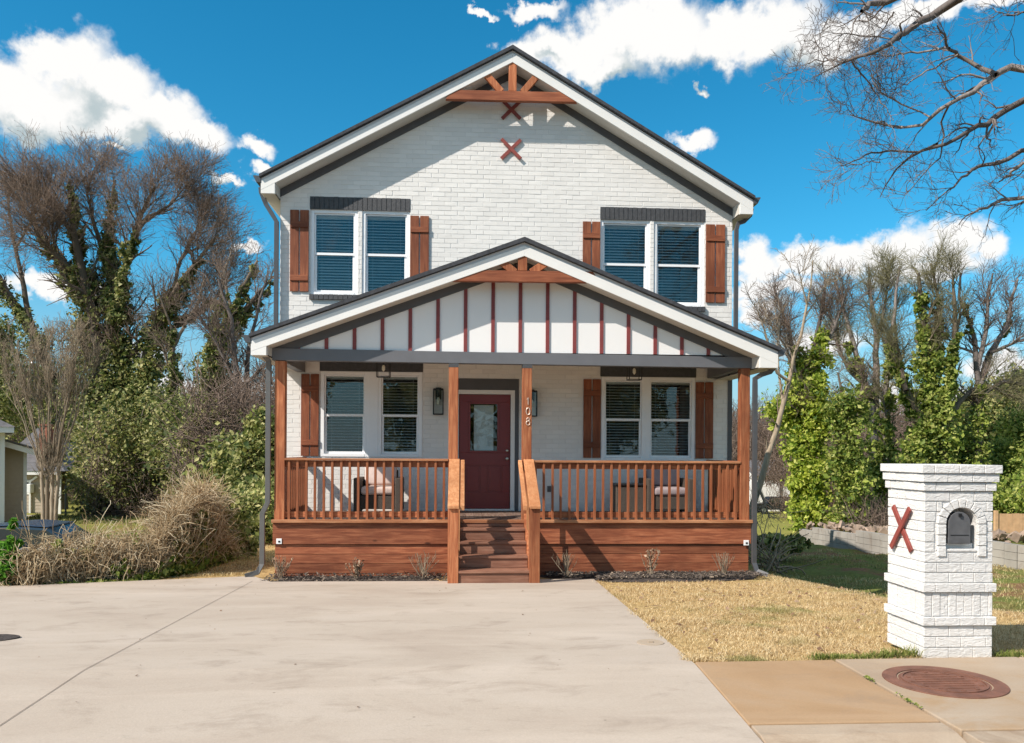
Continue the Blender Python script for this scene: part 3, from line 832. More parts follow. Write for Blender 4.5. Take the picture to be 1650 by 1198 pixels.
def roof(G, y0, y1, base, th=.05):
    """shingle planes, rake boards, soffit and eave boxes of one gable roof; base = wall plane"""
    (x0, z0), (x1, z1), (x2, z2) = G; E = .02
    ov = .05
    mb = MB(); mb.prism([(x0 - E, z0), (x1, z1), (x1, z1 - th * 1.3), (x0 - E, z0 - th)], y0 - .085, y1)
    mb.prism([(x1, z1), (x2 + E, z2), (x2 + E, z2 - th), (x1, z1 - th * 1.3)], y0 - .085, y1)
    mb.build('roof', M['shingle'], H)
    mb = MB()
    a = th + .004; bb = .105; cc = .262

    def band(d0, d1, ya, yb, k):
        mb.prism([(x0, z0 - d0), (x1, z1 - d0 - .015), (x1, z1 - d1 - .02), (x0, z0 - d1)], ya, yb)
        mb.prism([(x1, z1 - d0 - .015), (x2, z2 - d0), (x2, z2 - d1), (x1, z1 - d1 - .02)], ya, yb)
    band(a, bb, y0 - .012, y0 + .02, 0)
    mb.build('rake_crown', M['crown'], H)
    mb = MB(); band(bb + .002, cc, y0 - .03, y0 + .012, 1)
    # eave returns
    for s, xe, ze, wx in ((-1, x0, z0, base[0]), (1, x2, z2, base[1])):
        zb = ze - cc - .055
        mb.prism([(xe, ze - cc + .012), (xe, zb), (wx + s * .01, zb), (wx + s * .01, zt(G, wx + s * .01) - cc + .006)], y0 - .028, y0 + .012)
        mb.box(min(xe, xe - s * .02), max(xe, xe - s * .02), y0 + .014, y1, zb, ze - a - .005)
    mb.build('rake_board', M['trim'], H, bevel=.004)
    mb = MB()
    mb.prism([(x0, z0 - cc + .02), (x1, z1 - cc), (x1, z1 - cc - .012), (x0, z0 - cc + .008)], y0 + .013, base[2] + .02)
    mb.prism([(x1, z1 - cc), (x2, z2 - cc + .02), (x2, z2 - cc + .008), (x1, z1 - cc - .012)], y0 + .013, base[2] + .02)
    for s, xe, ze, wx in ((-1, x0, z0, base[0]), (1, x2, z2, base[1])):
        zb = ze - cc - .055; mb.box(min(xe - s * .021, wx), max(xe - s * .021, wx), y0 + .014, y1, zb, zb + .012)
    for s, xe, ze, wx in ((-1, x0, z0, base[0]), (1, x2, z2, base[1])):
        mb.box(min(wx, wx + s * .012), max(wx, wx + s * .012), y0 + .0135, base[2] - .002, ze - cc - .055, zt(G, wx + s * .01) - cc + .02)
    mb.build('soffit', M['soffit'], H)
    # dark frieze against the wall
    mb = MB(); d0 = cc + .0; d1 = cc + .135; fy = base[2] - .022; xa, xb = base[0] + .004, base[1] - .004
    mb.prism([(xa, zt(G, xa) - d0), (x1, z1 - d0), (x1, z1 - d1 - .01), (xa, zt(G, xa) - d1)], fy, fy + .018)
    mb.prism([(x1, z1 - d0), (xb, zt(G, xb) - d0), (xb, zt(G, xb) - d1), (x1, z1 - d1 - .01)], fy, fy + .018)
    mb.build('frieze', M['dark'], H)
    for s, xe, ze in ((-1, x0 - .002, z0), (1, x2 + .002, z2)):
        mb = MB(); o = s * .125
        mb.prism([(xe, ze - .02), (xe + o, ze - .012), (xe + o, ze - .035), (xe + o * .9, ze - .05), (xe + o * .62, ze - .125), (xe, ze - .13)], y0 - .04, y1)
        mb.build('gutter', M['gutter'], H)


roof(MAIN, RY, 22.0, (-3.26, 4.92, WY))
roof(PORCH, QY, WY, (-2.945, 4.605, PY - .02))

# downspouts
def spout(pts, w=.075, h=.055, m='down'):
    mb = MB(); mb.rtube(pts, w, h); mb.build('downspout', M[m], H, bevel=.004)


x, z = MAIN[0]; spout([(x - .07, RY + .25, z - .13), (x - .06, RY + .25, z - .22), (x + .02, 14.47, z - .42), (x + .12, 14.47, z - .58), (-3.305, 14.47, z - .72), (-3.305, 14.47, 4.0)], m='gutter')
x, z = MAIN[2]; spout([(x + .07, RY + .25, z - .13), (x + .04, RY + .25, z - .26), (x - .06, 14.47, z - .36), (x - .17, 14.47, z - .40), (4.965, 14.47, z - .52), (4.965, 14.47, 3.9)], m='gutter')
x, z = PORCH[0]; spout([(x - .05, 12.5, z - .13), (x + .01, 12.5, z - .21), (x + .12, 12.56, z - .27), (x + .20, 12.60, z - .37), (-2.99, 12.62, z - .50), (-2.99, 12.62, 1.16), (-3.07, 12.62, 1.0), (-3.07, 12.62, .22), (-3.12, 12.55, .10), (-3.28, 12.45, .06)])
x, z = PORCH[2]; spout([(x + .02, 12.5, z - .13), (x + .01, 12.5, z - .28), (x - .05, 12.53, z - .36), (x - .17, 12.58, z - .40), (4.65, 12.62, z - .46), (4.65, 12.62, z - .58), (4.65, 12.62, .22), (4.68, 12.58, .10), (4.80, 12.45, .05)], m='gutter')

# porch gable: panel, battens, beam
mb = MB(); xa, xb = -2.94, 4.60; G = PORCH
zb = 3.53
mb.prism([(xa, zb), (xb, zb), (xb, zt(G, xb) - .3), (G[1][0], G[1][1] - .3), (xa, zt(G, xa) - .3)], PY - .018, PY + .03)
mb.build('gable_panel', M['panel'], H)
for k in range(-8, 9):
    xx = .892 + .4305 * k; zz = zt(G, xx) - .37
    if xx < xa or xx > xb or zz < zb + .03: continue
    mb = MB(); mb.box(xx - .028, xx + .028, PY - .04, PY - .0185, zb + .001, zz); mb.build('batten', M['batten'], H)
mb = MB(); mb.prism([(-2.945, 3.545), (-2.945, 3.36), (4.605, 3.325), (4.605, 3.50)], PY - .062, PY + .08)
mb.prism([(-2.943, 3.545), (-2.88, 3.545), (-2.88, zt(G, -2.88) - .39), (-2.943, zt(G, -2.943) - .39)], PY - .04, PY - .02)
mb.box(-2.945, -2.80, PY + .082, WY - .02, 3.355, 3.56); mb.box(4.46, 4.605, PY + .082, WY - .02, 3.33, 3.56)
mb.build('porch_beam', M['beam'], H, bevel=.004)
mb = MB(); mb.box(-2.93, 4.59, PY + .0, WY - .015, 3.565, 3.59); mb.build('porch_ceiling', M['ceiling'], H)
mb = MB(); mb.box(-2.94, 4.6, PY - .058, PY + .07, 3.318, 3.324) if False else None

# decorative trusses
def truss(G, y, beam, king, braces, hw=.07):
    mb = MB(); (xa, za), (xb, zb2) = beam; h = .085
    fx = lambda zz, s: None
    mb.prism([(xa, za - h), (xb, zb2 - h), (xb - .11, zb2 + h), (xa + .11, za + h)], y - .045, y + .045)
    zk = zt(G, king) - .27
    mb2 = MB(); mb2.box(king - hw, king + hw, y - .04, y + .04, (za + zb2) / 2 + h + .002, zk)
    for (p, q) in braces: mb2.beam((p[0], y, p[1]), (q[0], y, q[1]), .07, .115, (0, 0, 1) if abs(q[0] - p[0]) > .2 else (1, 0, 0))
    o = mb.build('gable_truss', M['twood'], H, bevel=.006)
    mb2.build('truss_brace', M['woodz'], o, bevel=.006)


p = lambda u, v, Y: (lambda a: (a[0], a[2]))(at(u, v, Y))
TY = RY + .025
truss(MAIN, TY, (p(718, 154, TY), p(934, 159, TY)), p(826, 120, TY)[0], [(p(808, 149, TY), p(781, 118, TY)), (p(842, 150, TY), p(869, 119, TY))])
TY = QY + .025
truss(PORCH, TY, (p(722, 445, TY), p(966, 448, TY)), p(842, 420, TY)[0], [(p(830, 440, TY), p(797, 414, TY)), (p(856, 440, TY), p(889, 418, TY))])

# rust red crosses on the wall
def cross(cx, cz, s, y, parent, w=.062, ax='x'):
    o = None; mb = MB()
    for sg, d in ((1, 0), (-1, .016)):
        if ax == 'x': mb.beam((cx - sg * s, y - d, cz - s * 1.0), (cx + sg * s, y - d, cz + s * 1.0), w, .018, (0, 1, 0))
        else: mb.beam((y - d, cx - sg * s * .9, cz - s * 1.12), (y - d, cx + sg * s * .9, cz + s * 1.12), w, .018, (1, 0, 0))
    return mb.build('cross_ornament', M['rust'], parent, bevel=.003)


cross(.835, 8.13, .165, WY - .03, H); cross(.835, 7.42, .175, WY - .03, H)


def porch():
    # posts
    for i, (xa, xb) in enumerate([(-2.9, -2.745), (-.225, -.075), (.93, 1.08), (4.43, 4.58)]):
        mb = MB(); mb.box(xa, xb, PY - .055, PY + .095, .87, 3.325 if i == 3 else 3.35)
        po = mb.build('porch_post', M['woodz'], H, bevel=.006)
        if i in (1, 2):
            mb = MB(); mb.box(xa - .003, xb + .003, PY - .058, PY + .098, 3.285, 3.345); mb.build('post_collar', M['dbrick'], po)
        if i == 2:
            mb = MB(); y = PY - .066; cx = (xa + xb) / 2 + .015
            mb.tube([(cx - .02, y, 2.79), (cx, y, 2.82), (cx, y, 2.71)], .005, 6)
            ring = lambda cz, rx, rz: [(cx + .0 + rx * math.cos(a), y, cz + rz * math.sin(a)) for a in np.linspace(0, 2 * math.pi, 17)]
            mb.tube(ring(2.605, .030, .055), .005, 6); mb.tube(ring(2.478, .020, .025), .005, 6); mb.tube(ring(2.42, .029, .033), .005, 6)
            mb.build('house_number', M['number'], po)
    # deck
    mb = MB(); y = 12.6; x = -2.9
    while x < 4.58: mb.box(x, min(x + .137, 4.585), 12.62, WY - .02, .86, .898); x += .1405
    dk = mb.build('porch_deck', M['deck'], H)
    mb = MB(); mb.box(-2.93, 4.62, 12.585, 12.66, .852, .902)
    mb.build('deck_nosing', M['rwood'], H, bevel=.006)
    # skirt boards
    zb = [.85, .51, .355, .205, .055, -.12]
    for a, b, k in zip(zb[:-1], zb[1:], range(5)):
        for xa, xb in ((-2.92, -.225), (1.08, 4.61)):
            q = 0 if k == 0 else .03
            mb = MB(); mb.box(xa + (q if xa < 0 else 0), xb - (q if xb > 4 else 0), 12.645 + q, 12.69, b + .007, a); mb.build('skirt_board', M['skirtwood'], H, bevel=.004)
    mb = MB(); mb.box(-2.88, -2.85, 12.7, WY, -.1, .85); mb.box(4.55, 4.58, 12.7, WY, -.1, .85); mb.box(-2.8, 4.5, 12.72, 12.74, -.1, .85)
    mb.build('skirt_side', M['woody'], H)
    for xx, zz in ((-2.82, .565), (4.53, .535)):
        mb = MB(); mb.box(xx - .042, xx + .042, 12.632, 12.645, zz - .042, zz + .042); o = mb.build('skirt_light', M['white'], H, bevel=.004)
        mb = MB(); mb.box(xx - .012, xx + .018, 12.626, 12.632, zz - .016, zz + .01); mb.build('lens', M['metal'], o)
    # railings
    mb = MB(); mb.box(-.0185, .0185, -.0185, .0185, 0, .95); b0_ = mb.build('baluster', M['woodz'], None, bevel=.003); COL.objects.unlink(b0_)

    def baluster(par, x, y, z):
        o = b0_.copy(); o.location = (x, y, z); link(o, par)
    for xa, xb, zt_ in ((-2.745, -.225, 1.85), (1.08, 4.43, 1.835)):
        mb = MB(); mb.box(xa, xb, 12.63, 12.755, zt_ - .035, zt_); r = mb.build('porch_railing', M['rwood'], H, bevel=.005)
        mb = MB(); mb.box(xa, xb, 12.69, 12.73, zt_ - .135, zt_ - .037); mb.box(xa, xb, 12.69, 12.73, .93, 1.02); mb.build('rail', M['woodx'], r, bevel=.004)
        n = round((xb - xa) / .134)
        for k in range(n):
            baluster(r, xa + (k + .5) * (xb - xa) / n + RS.uniform(-.004, .004), 12.669, .866 + RS.uniform(-.006, .006))
    for xx, zt_ in ((-2.82, 1.85), (4.505, 1.835)):
        mb = MB(); mb.box(xx - .06, xx + .06, PY + .1, WY - .03, zt_ - .035, zt_); r = mb.build('side_railing', M['woody'], H, bevel=.005)
        s = 1 if xx < 0 else -1
        mb = MB(); mb.box(xx - .02, xx + .02, PY + .1, WY - .03, zt_ - .135, zt_ - .037); mb.box(xx - .02, xx + .02, PY + .1, WY - .03, .95, 1.04); mb.build('rail', M['woody'], r)
        for k in range(12): baluster(r, xx + s * .04, 12.9 + k * .136, .866)
    # stairs
    st = D.objects.new('stairs', None); link(st, H)
    for k in range(4):
        y0 = 11.5 + .27 * k; z1 = .27 + .175 * k; zlo = zs(11.5) - .02 if k == 0 else z1 - .175 + .002
        mb = MB(); mb.box(-.055, .96, y0 - .015, y0 + .30, z1 - .036, z1); mb.box(-.05, .955, y0 + .008, y0 + .035, zlo, z1 - .038)
        mb.build('step', M['stepwood'], st, bevel=.004)
    mb = MB(); mb.box(-.05, .955, 12.60, 12.63, .80, .86); mb.build('step_riser', M['stepwood'], st)
    for xa, xb in ((-.10, -.055), (.96, 1.0)):
        mb = MB(); mb.prismx([(11.56, .0), (11.56, .32), (12.6, 1.0), (12.6, .0)], xa, xb); mb.build('stringer', M['woody'], st)
    for side, xa in ((-1, -.205), (1, .958)):
        zb_ = zs(11.55)
        mb = MB(); mb.box(xa, xa + .152, 11.48, 11.63, zb_, 1.17); nw = mb.build('newel_post', M['woodz'], st, bevel=.006)
        mb = MB(); off = 0
        P = [(12.655, 1.855), (11.44, 1.195), (11.44, 1.155), (12.655, 1.815)]
        mb.prismx(P, xa - .004, xa + .158); mb.build('hand_rail', M['lwoody'], st, bevel=.006)
        xi = xa + .175 if side < 0 else xa - .09
        P = [(12.64, 1.84), (11.47, 1.20), (11.47, 1.13), (12.64, 1.77)]
        mb = MB(); mb.prismx(P, xi, xi + .06); mb.build('grab_rail', M['lwoody'], st, bevel=.006)
        P = [(12.64, 1.76), (11.64, 1.215), (11.64, 1.125), (12.64, 1.67)]
        mb = MB(); mb.prismx(P, xa + .055, xa + .095); mb.build('sub_rail', M['woody'], st)
        for yb in (11.9, 12.28):
            zt_ = 1.155 + (yb - 11.44) * .543; zl = .27 + (yb - 11.5) * .66
            mb = MB(); bx = xa + (.13 if side < 0 else .02); mb.box(bx - .0, bx + .037, yb - .018, yb + .018, zl - .15, zt_); mb.build('baluster', M['lwoodz'], st)


porch()


def door():
    mb = MB(); x0, x1, z0, z1 = DOOR
    mb.box(x0, x1, WY - .006, WY + .03, 3.075, z1); mb.box(.935, x1, WY - .006, WY + .03, .9, 3.075); mb.box(x0, x0 + .06, WY - .006, WY + .03, .9, 3.075)
    mb.build('door_surround', M['dark'], H)
    mb = MB(); a, b, t = -.16, .935, 3.075
    mb.box(a, a + .085, WY - .012, WY + .12, .9, t); mb.box(b - .075, b, WY - .012, WY + .12, .9, t); mb.box(a + .085, b - .075, WY - .012, WY + .12, 3.0, t); mb.box(a, b, WY - .03, WY + .12, .9, .93)
    mb.build('door_frame', M['trim'], H, bevel=.004)
    xa, xb, za, zb = -.068, .855, .935, 2.995; y = WY + .035
    gx0, gx1, gz0, gz1 = .10, .655, 1.945, 2.86
    mb = MB(); f = .0
    mb.box(xa, gx0, y, y + .045, gz0, gz1); mb.box(gx1, xb, y, y + .045, gz0, gz1); mb.box(xa, xb, y, y + .045, gz1, zb)
    # lower part with two recessed raised panels
    pans = [(.045, .32, 1.22, 1.72), (.44, .715, 1.22, 1.72)]
    mb.box(xa, xb, y + .012, y + .045, za, gz0)
    mb.box(xa, xb, y, y + .012, za, 1.22); mb.box(xa, xb, y, y + .012, 1.72, gz0)
    mb.box(xa, .045, y, y + .012, 1.22, 1.72); mb.box(.32, .44, y, y + .012, 1.22, 1.72); mb.box(.715, xb, y, y + .012, 1.22, 1.72)
    for q in pans: mb.box(q[0] + .035, q[1] - .035, y + .002, y + .013, q[2] + .035, q[3] - .035)
    d = mb.build('door', M['door'], H, bevel=.004)
    mb = MB()
    for r in ((gx0, gx1, gz0, gz0 + .035), (gx0, gx1, gz1 - .035, gz1), (gx0, gx0 + .035, gz0 + .035, gz1 - .035), (gx1 - .035, gx1, gz0 + .035, gz1 - .035)): mb.box(r[0], r[1], y - .012, y + .05, r[2], r[3])
    mb.build('glass_frame', M['door'], d, bevel=.005)
    mb = MB(); mb.box(gx0 + .035, gx1 - .035, y + .02, y + .026, gz0 + .035, gz1 - .035); mb.build('pane', M['glass'], d)
    mb = MB(); mb.box(gx0 + .1, gx1 - .1, y + .10, y + .104, gz0 + .04, gz1 - .05); mb.build('curtain', M['blind'], d)
    for zz, r in ((1.84, .028), (1.985, .024)):
        mb = MB(); mb.tube([(.80, y - .001, zz), (.80, y - .012, zz), (.80, y - .014, zz)], [r, r, r * .8], 16); mb.tube([(.80, y - .014, zz), (.80, y - .035, zz), (.80, y - .045, zz), (.80, y - .062, zz), (.80, y - .066, zz)], [.011, .011, r * .9, r * .95, r * .5], 14)
        mb.build('handle' if r > .025 else 'deadbolt', M['nickel'], d, smooth=True)
    mb = MB(); mb.box(1.53, 1.60, WY - .02, WY - .004, 1.24, 1.35); mb.build('outlet_cover', M['gutter'], H, bevel=.004)


door()

# ------------------------------------------------------------------ things on the porch
def lantern(cx, z0, z1, label, group):
    t = thing('wall_lantern', label, 'lantern', (cx, WY, z0), group=group); h = z1 - z0; w = .085; d0, d1 = -.17, -.03
    mb = MB(); mb.box(-.05, .05, -.03, -.004, h * .55, h * .98); mb.box(-.02, .02, -.12, -.03, h - .045, h - .015); mb.build('back_plate', M['metal'], t, bevel=.003)
    mb = MB(); r = .008
    for sx in (-w, w):
        for y in (d0, d1): mb.box(sx - r, sx + r, y - r, y + r, 0, h - .05)
    for zz in (.008, h - .055):
        for y in (d0, d1): mb.box(-w, w, y - r, y + r, zz - r, zz + r)
        for sx in (-w, w): mb.box(sx - r, sx + r, d0, d1, zz - r, zz + r)
    mb.box(-w, w, d0, d1, h - .05, h - .035); mb.build('frame', M['metal'], t)
    mb = MB(); mb.tube([(0, -.10, h - .05), (0, -.10, h - .17), (0, -.10, h - .19)], [.03, .03, .018], 14); mb.build('socket', M['metal'], t, smooth=False)
    mb = MB(); mb.tube([(0, -.10, h - .19), (0, -.10, h - .22), (0, -.10, h - .27), (0, -.10, h - .31), (0, -.10, h - .325)], [.014, .028, .034, .022, .004], 12); mb.build('bulb', M['bulb'], t, smooth=True)
    mb = MB()
    for q in ((-w, w, d0, d0 + .002), (-w, -w + .002, d0, d1), (w - .002, w, d0, d1)): mb.box(q[0], q[1], q[2], q[3], .02, h - .065)
    mb.build('glass', M['lglass'], t)


lantern(-.442, 2.62, 3.12, 'black box wall lantern left of the front door, fully in view', 'wall lanterns beside the front door')
lantern(1.235, 2.60, 3.10, 'black box wall lantern right of the front door, half behind the numbered post', 'wall lanterns beside the front door')


def pendant(cx, label):
    t = thing('pendant_lantern', label, 'lantern', (cx, 13.6, 3.565), group='pendant lanterns under the porch ceiling'); w = .105; h = .36; r = .006
    mb = MB(); mb.tube([(0, 0, 0), (0, 0, -.02)], [.05, .05], 16); mb.box(-.005, .005, -.005, .005, -.09, -.02); mb.build('canopy', M['metal'], t)
    mb = MB()
    for sx in (-w, w):
        for sy in (-w, w): mb.box(sx - r, sx + r, sy - r, sy + r, -h, -.09)
    for zz in (-h, -.09):
        for s in (-w, w): mb.box(-w, w, s - r, s + r, zz - r, zz + r); mb.box(s - r, s + r, -w, w, zz - r, zz + r)
    mb.box(-w, w, -r, r, -.09 - r, -.09 + r); mb.build('frame', M['metal'], t)
    mb = MB(); mb.tube([(0, 0, -.09), (0, 0, -.16)], .017, 10); mb.build('socket', M['metal'], t)
    mb = MB(); mb.tube([(0, 0, -.16), (0, 0, -.19), (0, 0, -.24), (0, 0, -.27)], [.012, .028, .028, .005], 12); mb.build('bulb', M['bulb'], t, smooth=True)


pendant(at(618, 590, 13.6)[0], 'black open box pendant lantern in front of the left downstairs windows')
pendant(at(1022, 600, 13.6)[0], 'black open box pendant lantern in front of the right downstairs windows')


def soft(o, w=.04):
    md = o.modifiers.new('bevel', 'BEVEL'); md.width = w; md.segments = 4
    for p_ in o.data.polygons: p_.use_smooth = True


M['cushion_shade'] = plain('mauve_cushion_shaded', (.30, .245, .25), .95, var=.08, scale=9, bmp=.2)  # cushion colour darkened to stand for the porch shade


def chair(x0, x1, label, back, cush='cushion'):
    y0, y1 = 13.45, 14.2; z = .90; W = x1 - x0
    t = thing('wicker_armchair', label, 'armchair', ((x0 + x1) / 2, (y0 + y1) / 2, z), group='wicker armchairs on the porch')
    w = W / 2; d = (y1 - y0) / 2
    mb = MB(); mb.box(-w + .1, w - .1, -d + .04, d - .08, .10, .33); mb.build('seat_base', M['wicker'], t, bevel=.015)
    for s in (-1, 1):
        mb = MB(); mb.box(min(s * w, s * (w - .1)), max(s * w, s * (w - .1)), -d, d, .05, .62); mb.build('arm', M['wicker'], t, bevel=.02)
    mb = MB(); mb.box(-w + .1, w - .1, d - .08, d, .10, .74); mb.build('back_frame', M['wicker'], t, bevel=.02)
    mb = MB(); mb.box(-w + .115, w - .115, -d + .01, d - .18, .335, .475); soft(mb.build('seat_cushion', M[cush], t), .05)
    mb = MB(); mb.add([(-w + .12, d - .29, .48), (w - .12, d - .29, .48), (w - .12, d - .09, .48), (-w + .12, d - .09, .48),
                       (-w + .12, d - .21, .48 + back), (w - .12, d - .21, .48 + back), (w - .12, d - .05, .48 + back), (-w + .12, d - .05, .48 + back)],
                      [(0, 3, 2, 1), (4, 5, 6, 7), (0, 1, 5, 4), (1, 2, 6, 5), (2, 3, 7, 6), (3, 0, 4, 7)]); soft(mb.build('back_cushion', M[cush], t), .06)
    for sx in (-1, 1):
        for sy in (-1, 1):
            mb = MB(); mb.box(sx * (w - .04) - .02, sx * (w - .04) + .02, sy * (d - .04) - .02, sy * (d - .04) + .02, 0, .06); mb.build('leg', M['metal'], t)


chair(-1.80, -1.02, 'sunlit dark wicker armchair with pale cushions left of the porch steps', .42)
chair(3.12, 3.92, 'dark wicker armchair with mauve grey cushions toned for shade at the right end of the porch', .40, 'cushion_shade')
t = thing('wicker_side_table', 'brown wicker box side table between the door and the right armchair', 'side table', (2.84, 13.75, .90))
mb = MB(); mb.box(-.24, .24, -.24, .24, .05, .50); mb.build('base', M['wicker'], t, bevel=.015)
mb = MB(); mb.box(-.26, .26, -.26, .26, .502, .535); mb.build('table_top', M['metal'], t, bevel=.008)
for sx in (-1, 1):
    for sy in (-1, 1): mb = MB(); mb.box(sx * .21 - .018, sx * .21 + .018, sy * .21 - .018, sy * .21 + .018, 0, .05); mb.build('leg', M['metal'], t)

# ------------------------------------------------------------------ brick letter box pillar
def pillar():
    t = thing('letterbox_pillar', 'white painted brick pillar holding a letter box beside the sidewalk', 'mailbox', (3.92, 6.43, .36)); rng = random.Random(5)
    hx, hy = .28, .275; ox, oy, oz = 3.92, 6.43, .36
    niche = (-.10, .165, .87, 1.06)        # x0, x1, z0, z where arch starts

    def course(mb, z0, z1, ex, off, seg=.205, fr=True, cut=None):
        X, Y = hx + ex, hy + ex; g = .0045
        j = lambda: rng.uniform(-.0025, .0025)
        for face in range(4):
            L = 2 * (X if face % 2 == 0 else Y); s = -L / 2; first = True; k = 0
            while s < L / 2 - .001:
                e = min(s + (seg * off if first and off < 1 else seg), L / 2)
                if L / 2 - e < .03: e = L / 2
                first = False; d = j(); a_, b_ = s + g / 2, e - g / 2
                if s <= -L / 2 + 1e-4: a_ = -L / 2 + .0
                if e >= L / 2 - 1e-4: b_ = L / 2 - (.03 if True else 0) * 0
                parts = [(a_, b_)]
                if face == 0 and cut:
                    parts = []
                    if a_ < cut[0]: parts.append((a_, min(b_, cut[0])))
                    if b_ > cut[1]: parts.append((max(a_, cut[1]), b_))
                for (pa, pb) in parts:
                    if pb - pa < .008: continue
                    za, zb = z0 + .004, z1 - .004; dd = .03
                    if face == 0: mb.box(pa, pb, -Y + d, -Y + dd, za, zb)
                    elif face == 1: mb.box(X - dd, X + d, pa + .0301, pb - .0001, za, zb) if pb - .0001 > pa + .0301 else None
                    elif face == 2: mb.box(pa, pb - .0, Y - dd, Y - d, za, zb)
                    else: mb.box(-X + d, -X + dd, pa + (.0301 if pa <= -L / 2 + .001 else 0), pb - (.0301 if pb >= L / 2 - .001 else 0), za, zb)
                s = e
    H_ = {}
    body = MB(); i = 0
    z = 0
    rows = []
    for k in range(3): rows.append((z, z + .0865, 0, 'b')); z += .0865
    rows.append((z, z + .074, .02, 'b')); z += .074
    rows.append((z, z + .19, 0, 's')); z += .19
    rows.append((z, z + .074, .02, 'b')); z += .074
    nb = round((1.322 - z) / .0795)
    hh = (1.322 - z) / nb
    for k in range(nb): rows.append((z, z + hh, 0, 'b')); z += hh
    for ex, h in ((.018, .07), (.032, .07), (.047, .072)): rows.append((z, z + h, ex, 'c')); z += h
    ztop = z
    for i, (a, b, ex, ty) in enumerate(rows):
        cut = None; m_ = (a + b) / 2
        if ex == 0 and ty == 'b' and m_ > .82:
            if m_ < 1.05: cut = (-.20, .185)
            elif m_ < 1.28:
                r = .193; c = (-.007); dz = m_ - 1.06; w = math.sqrt(max(0, r * r - dz * dz)); cut = (c - w, c + w) if w > .02 else None
            if m_ < .86: cut = None
        course(body, a, b, ex, .5 if i % 2 else 1, .066 if ty == 's' else .203, cut=cut)
    bo = body.build('brick_body', M['brick_box'], t, bevel=.0035)
    # inner core with the niche left open on the street side
    mb = MB(); q = .022; n0, n1, nz0, nz1 = -.105, .15, .845, 1.19
    mb.box(-hx + q - .012, hx - q + .012, -hy + .16, hy - q + .012, .0, ztop - .004, .5)
    mb.box(-hx + q - .012, hx - q + .012, -hy + .009, -hy + .159, 0, nz0, .5)
    mb.box(-hx + q - .012, n0, -hy + .009, -hy + .159, nz0, ztop - .004, .5); mb.box(n1, hx - q + .012, -hy + .009, -hy + .159, nz0, ztop - .004, .5)
    # arch spandrels
    cx = (n0 + n1) / 2; r = (n1 - n0) / 2; za = nz1 - r; pts = [(n1, ztop - .004), (n0, ztop - .004), (n0, za)] + [(cx - r * math.cos(a), za + r * math.sin(a)) for a in np.linspace(0.15, math.pi - .15, 14)] + [(n1, za)]
    mb.prism(pts, -hy + .009, -hy + .159, .5)
    mb.build('mortar_core', M['brick_box'], t)
    # arch voussoirs
    mb = MB(); R0, R1 = r + .004, r + .072; y = -hy
    n = 9
    for k in range(n):
        a = math.pi * k / n + .02; b = math.pi * (k + 1) / n - .02; mb.prism([(cx + rr_ * math.cos(u_), za + rr_ * math.sin(u_)) for rr_, u_ in ((R0, a), (R1, a), (R1, (a + b) / 2), (R1, b), (R0, b), (R0, (a + b) / 2))], y - .012 + rng.uniform(-.002, .002), y + .05)
    for s in (-1, 1):
        zz = za - .004
        while zz > nz0 + .03: mb.box(min(cx + s * R0, cx + s * R1), max(cx + s * R0, cx + s * R1), y - .012 + rng.uniform(-.002, .002), y + .05, zz - .078, zz); zz -= .086
    mb.box(cx - R1, cx + R1, y - .004, y + .05, nz0 - .03 + .03, nz0 + .02)
    mb.build('brick_arch', M['brick_box'], t, bevel=.004)
    # the metal letter box
    mx, mz0, mr = cx - .018, nz0 + .062, .088
    prof = [(mx - mr, mz0), (mx + mr, mz0), (mx + mr, mz0 + .16)] + [(mx + mr * math.cos(a), mz0 + .16 + mr * math.sin(a)) for a in np.linspace(.15, math.pi - .15, 14)] + [(mx - mr, mz0 + .16)]
    mb = MB(); mb.prism(prof, -hy + .018, -hy + .158); lb = mb.build('letter_box', M['box'], t)
    p2 = [(mx + (x - mx) * 1.03, mz0 + .0 + (zz - mz0) * 1.02) for x, zz in prof]
    mb = MB(); mb.prism(p2, -hy - .004, -hy + .0175); dr = mb.build('letter_box_door', M['box'], t, bevel=.004)
    mb = MB(); mb.box(mx - .075, mx + .075, -hy - .007, -hy - .004, mz0 + .066, mz0 + .071); mb.box(mx - .010, mx + .010, -hy - .02, -hy - .004, mz0 + .215, mz0 + .24); mb.build('door_pull', M['metal'], dr)
    mb = MB(); mb.box(-.10, .145, -hy + .05, -hy + .157, nz0 + .002, mz0 - .002); mb.build('sill', M['brick_box'], t)
    cross(0.03, 1.0, .155, -hx - .012, t, .046, 'y')


M['box'] = plain('dark_grey_letterbox', (.095, .095, .10), .55, var=.2, scale=12, bmp=.1)
pillar()


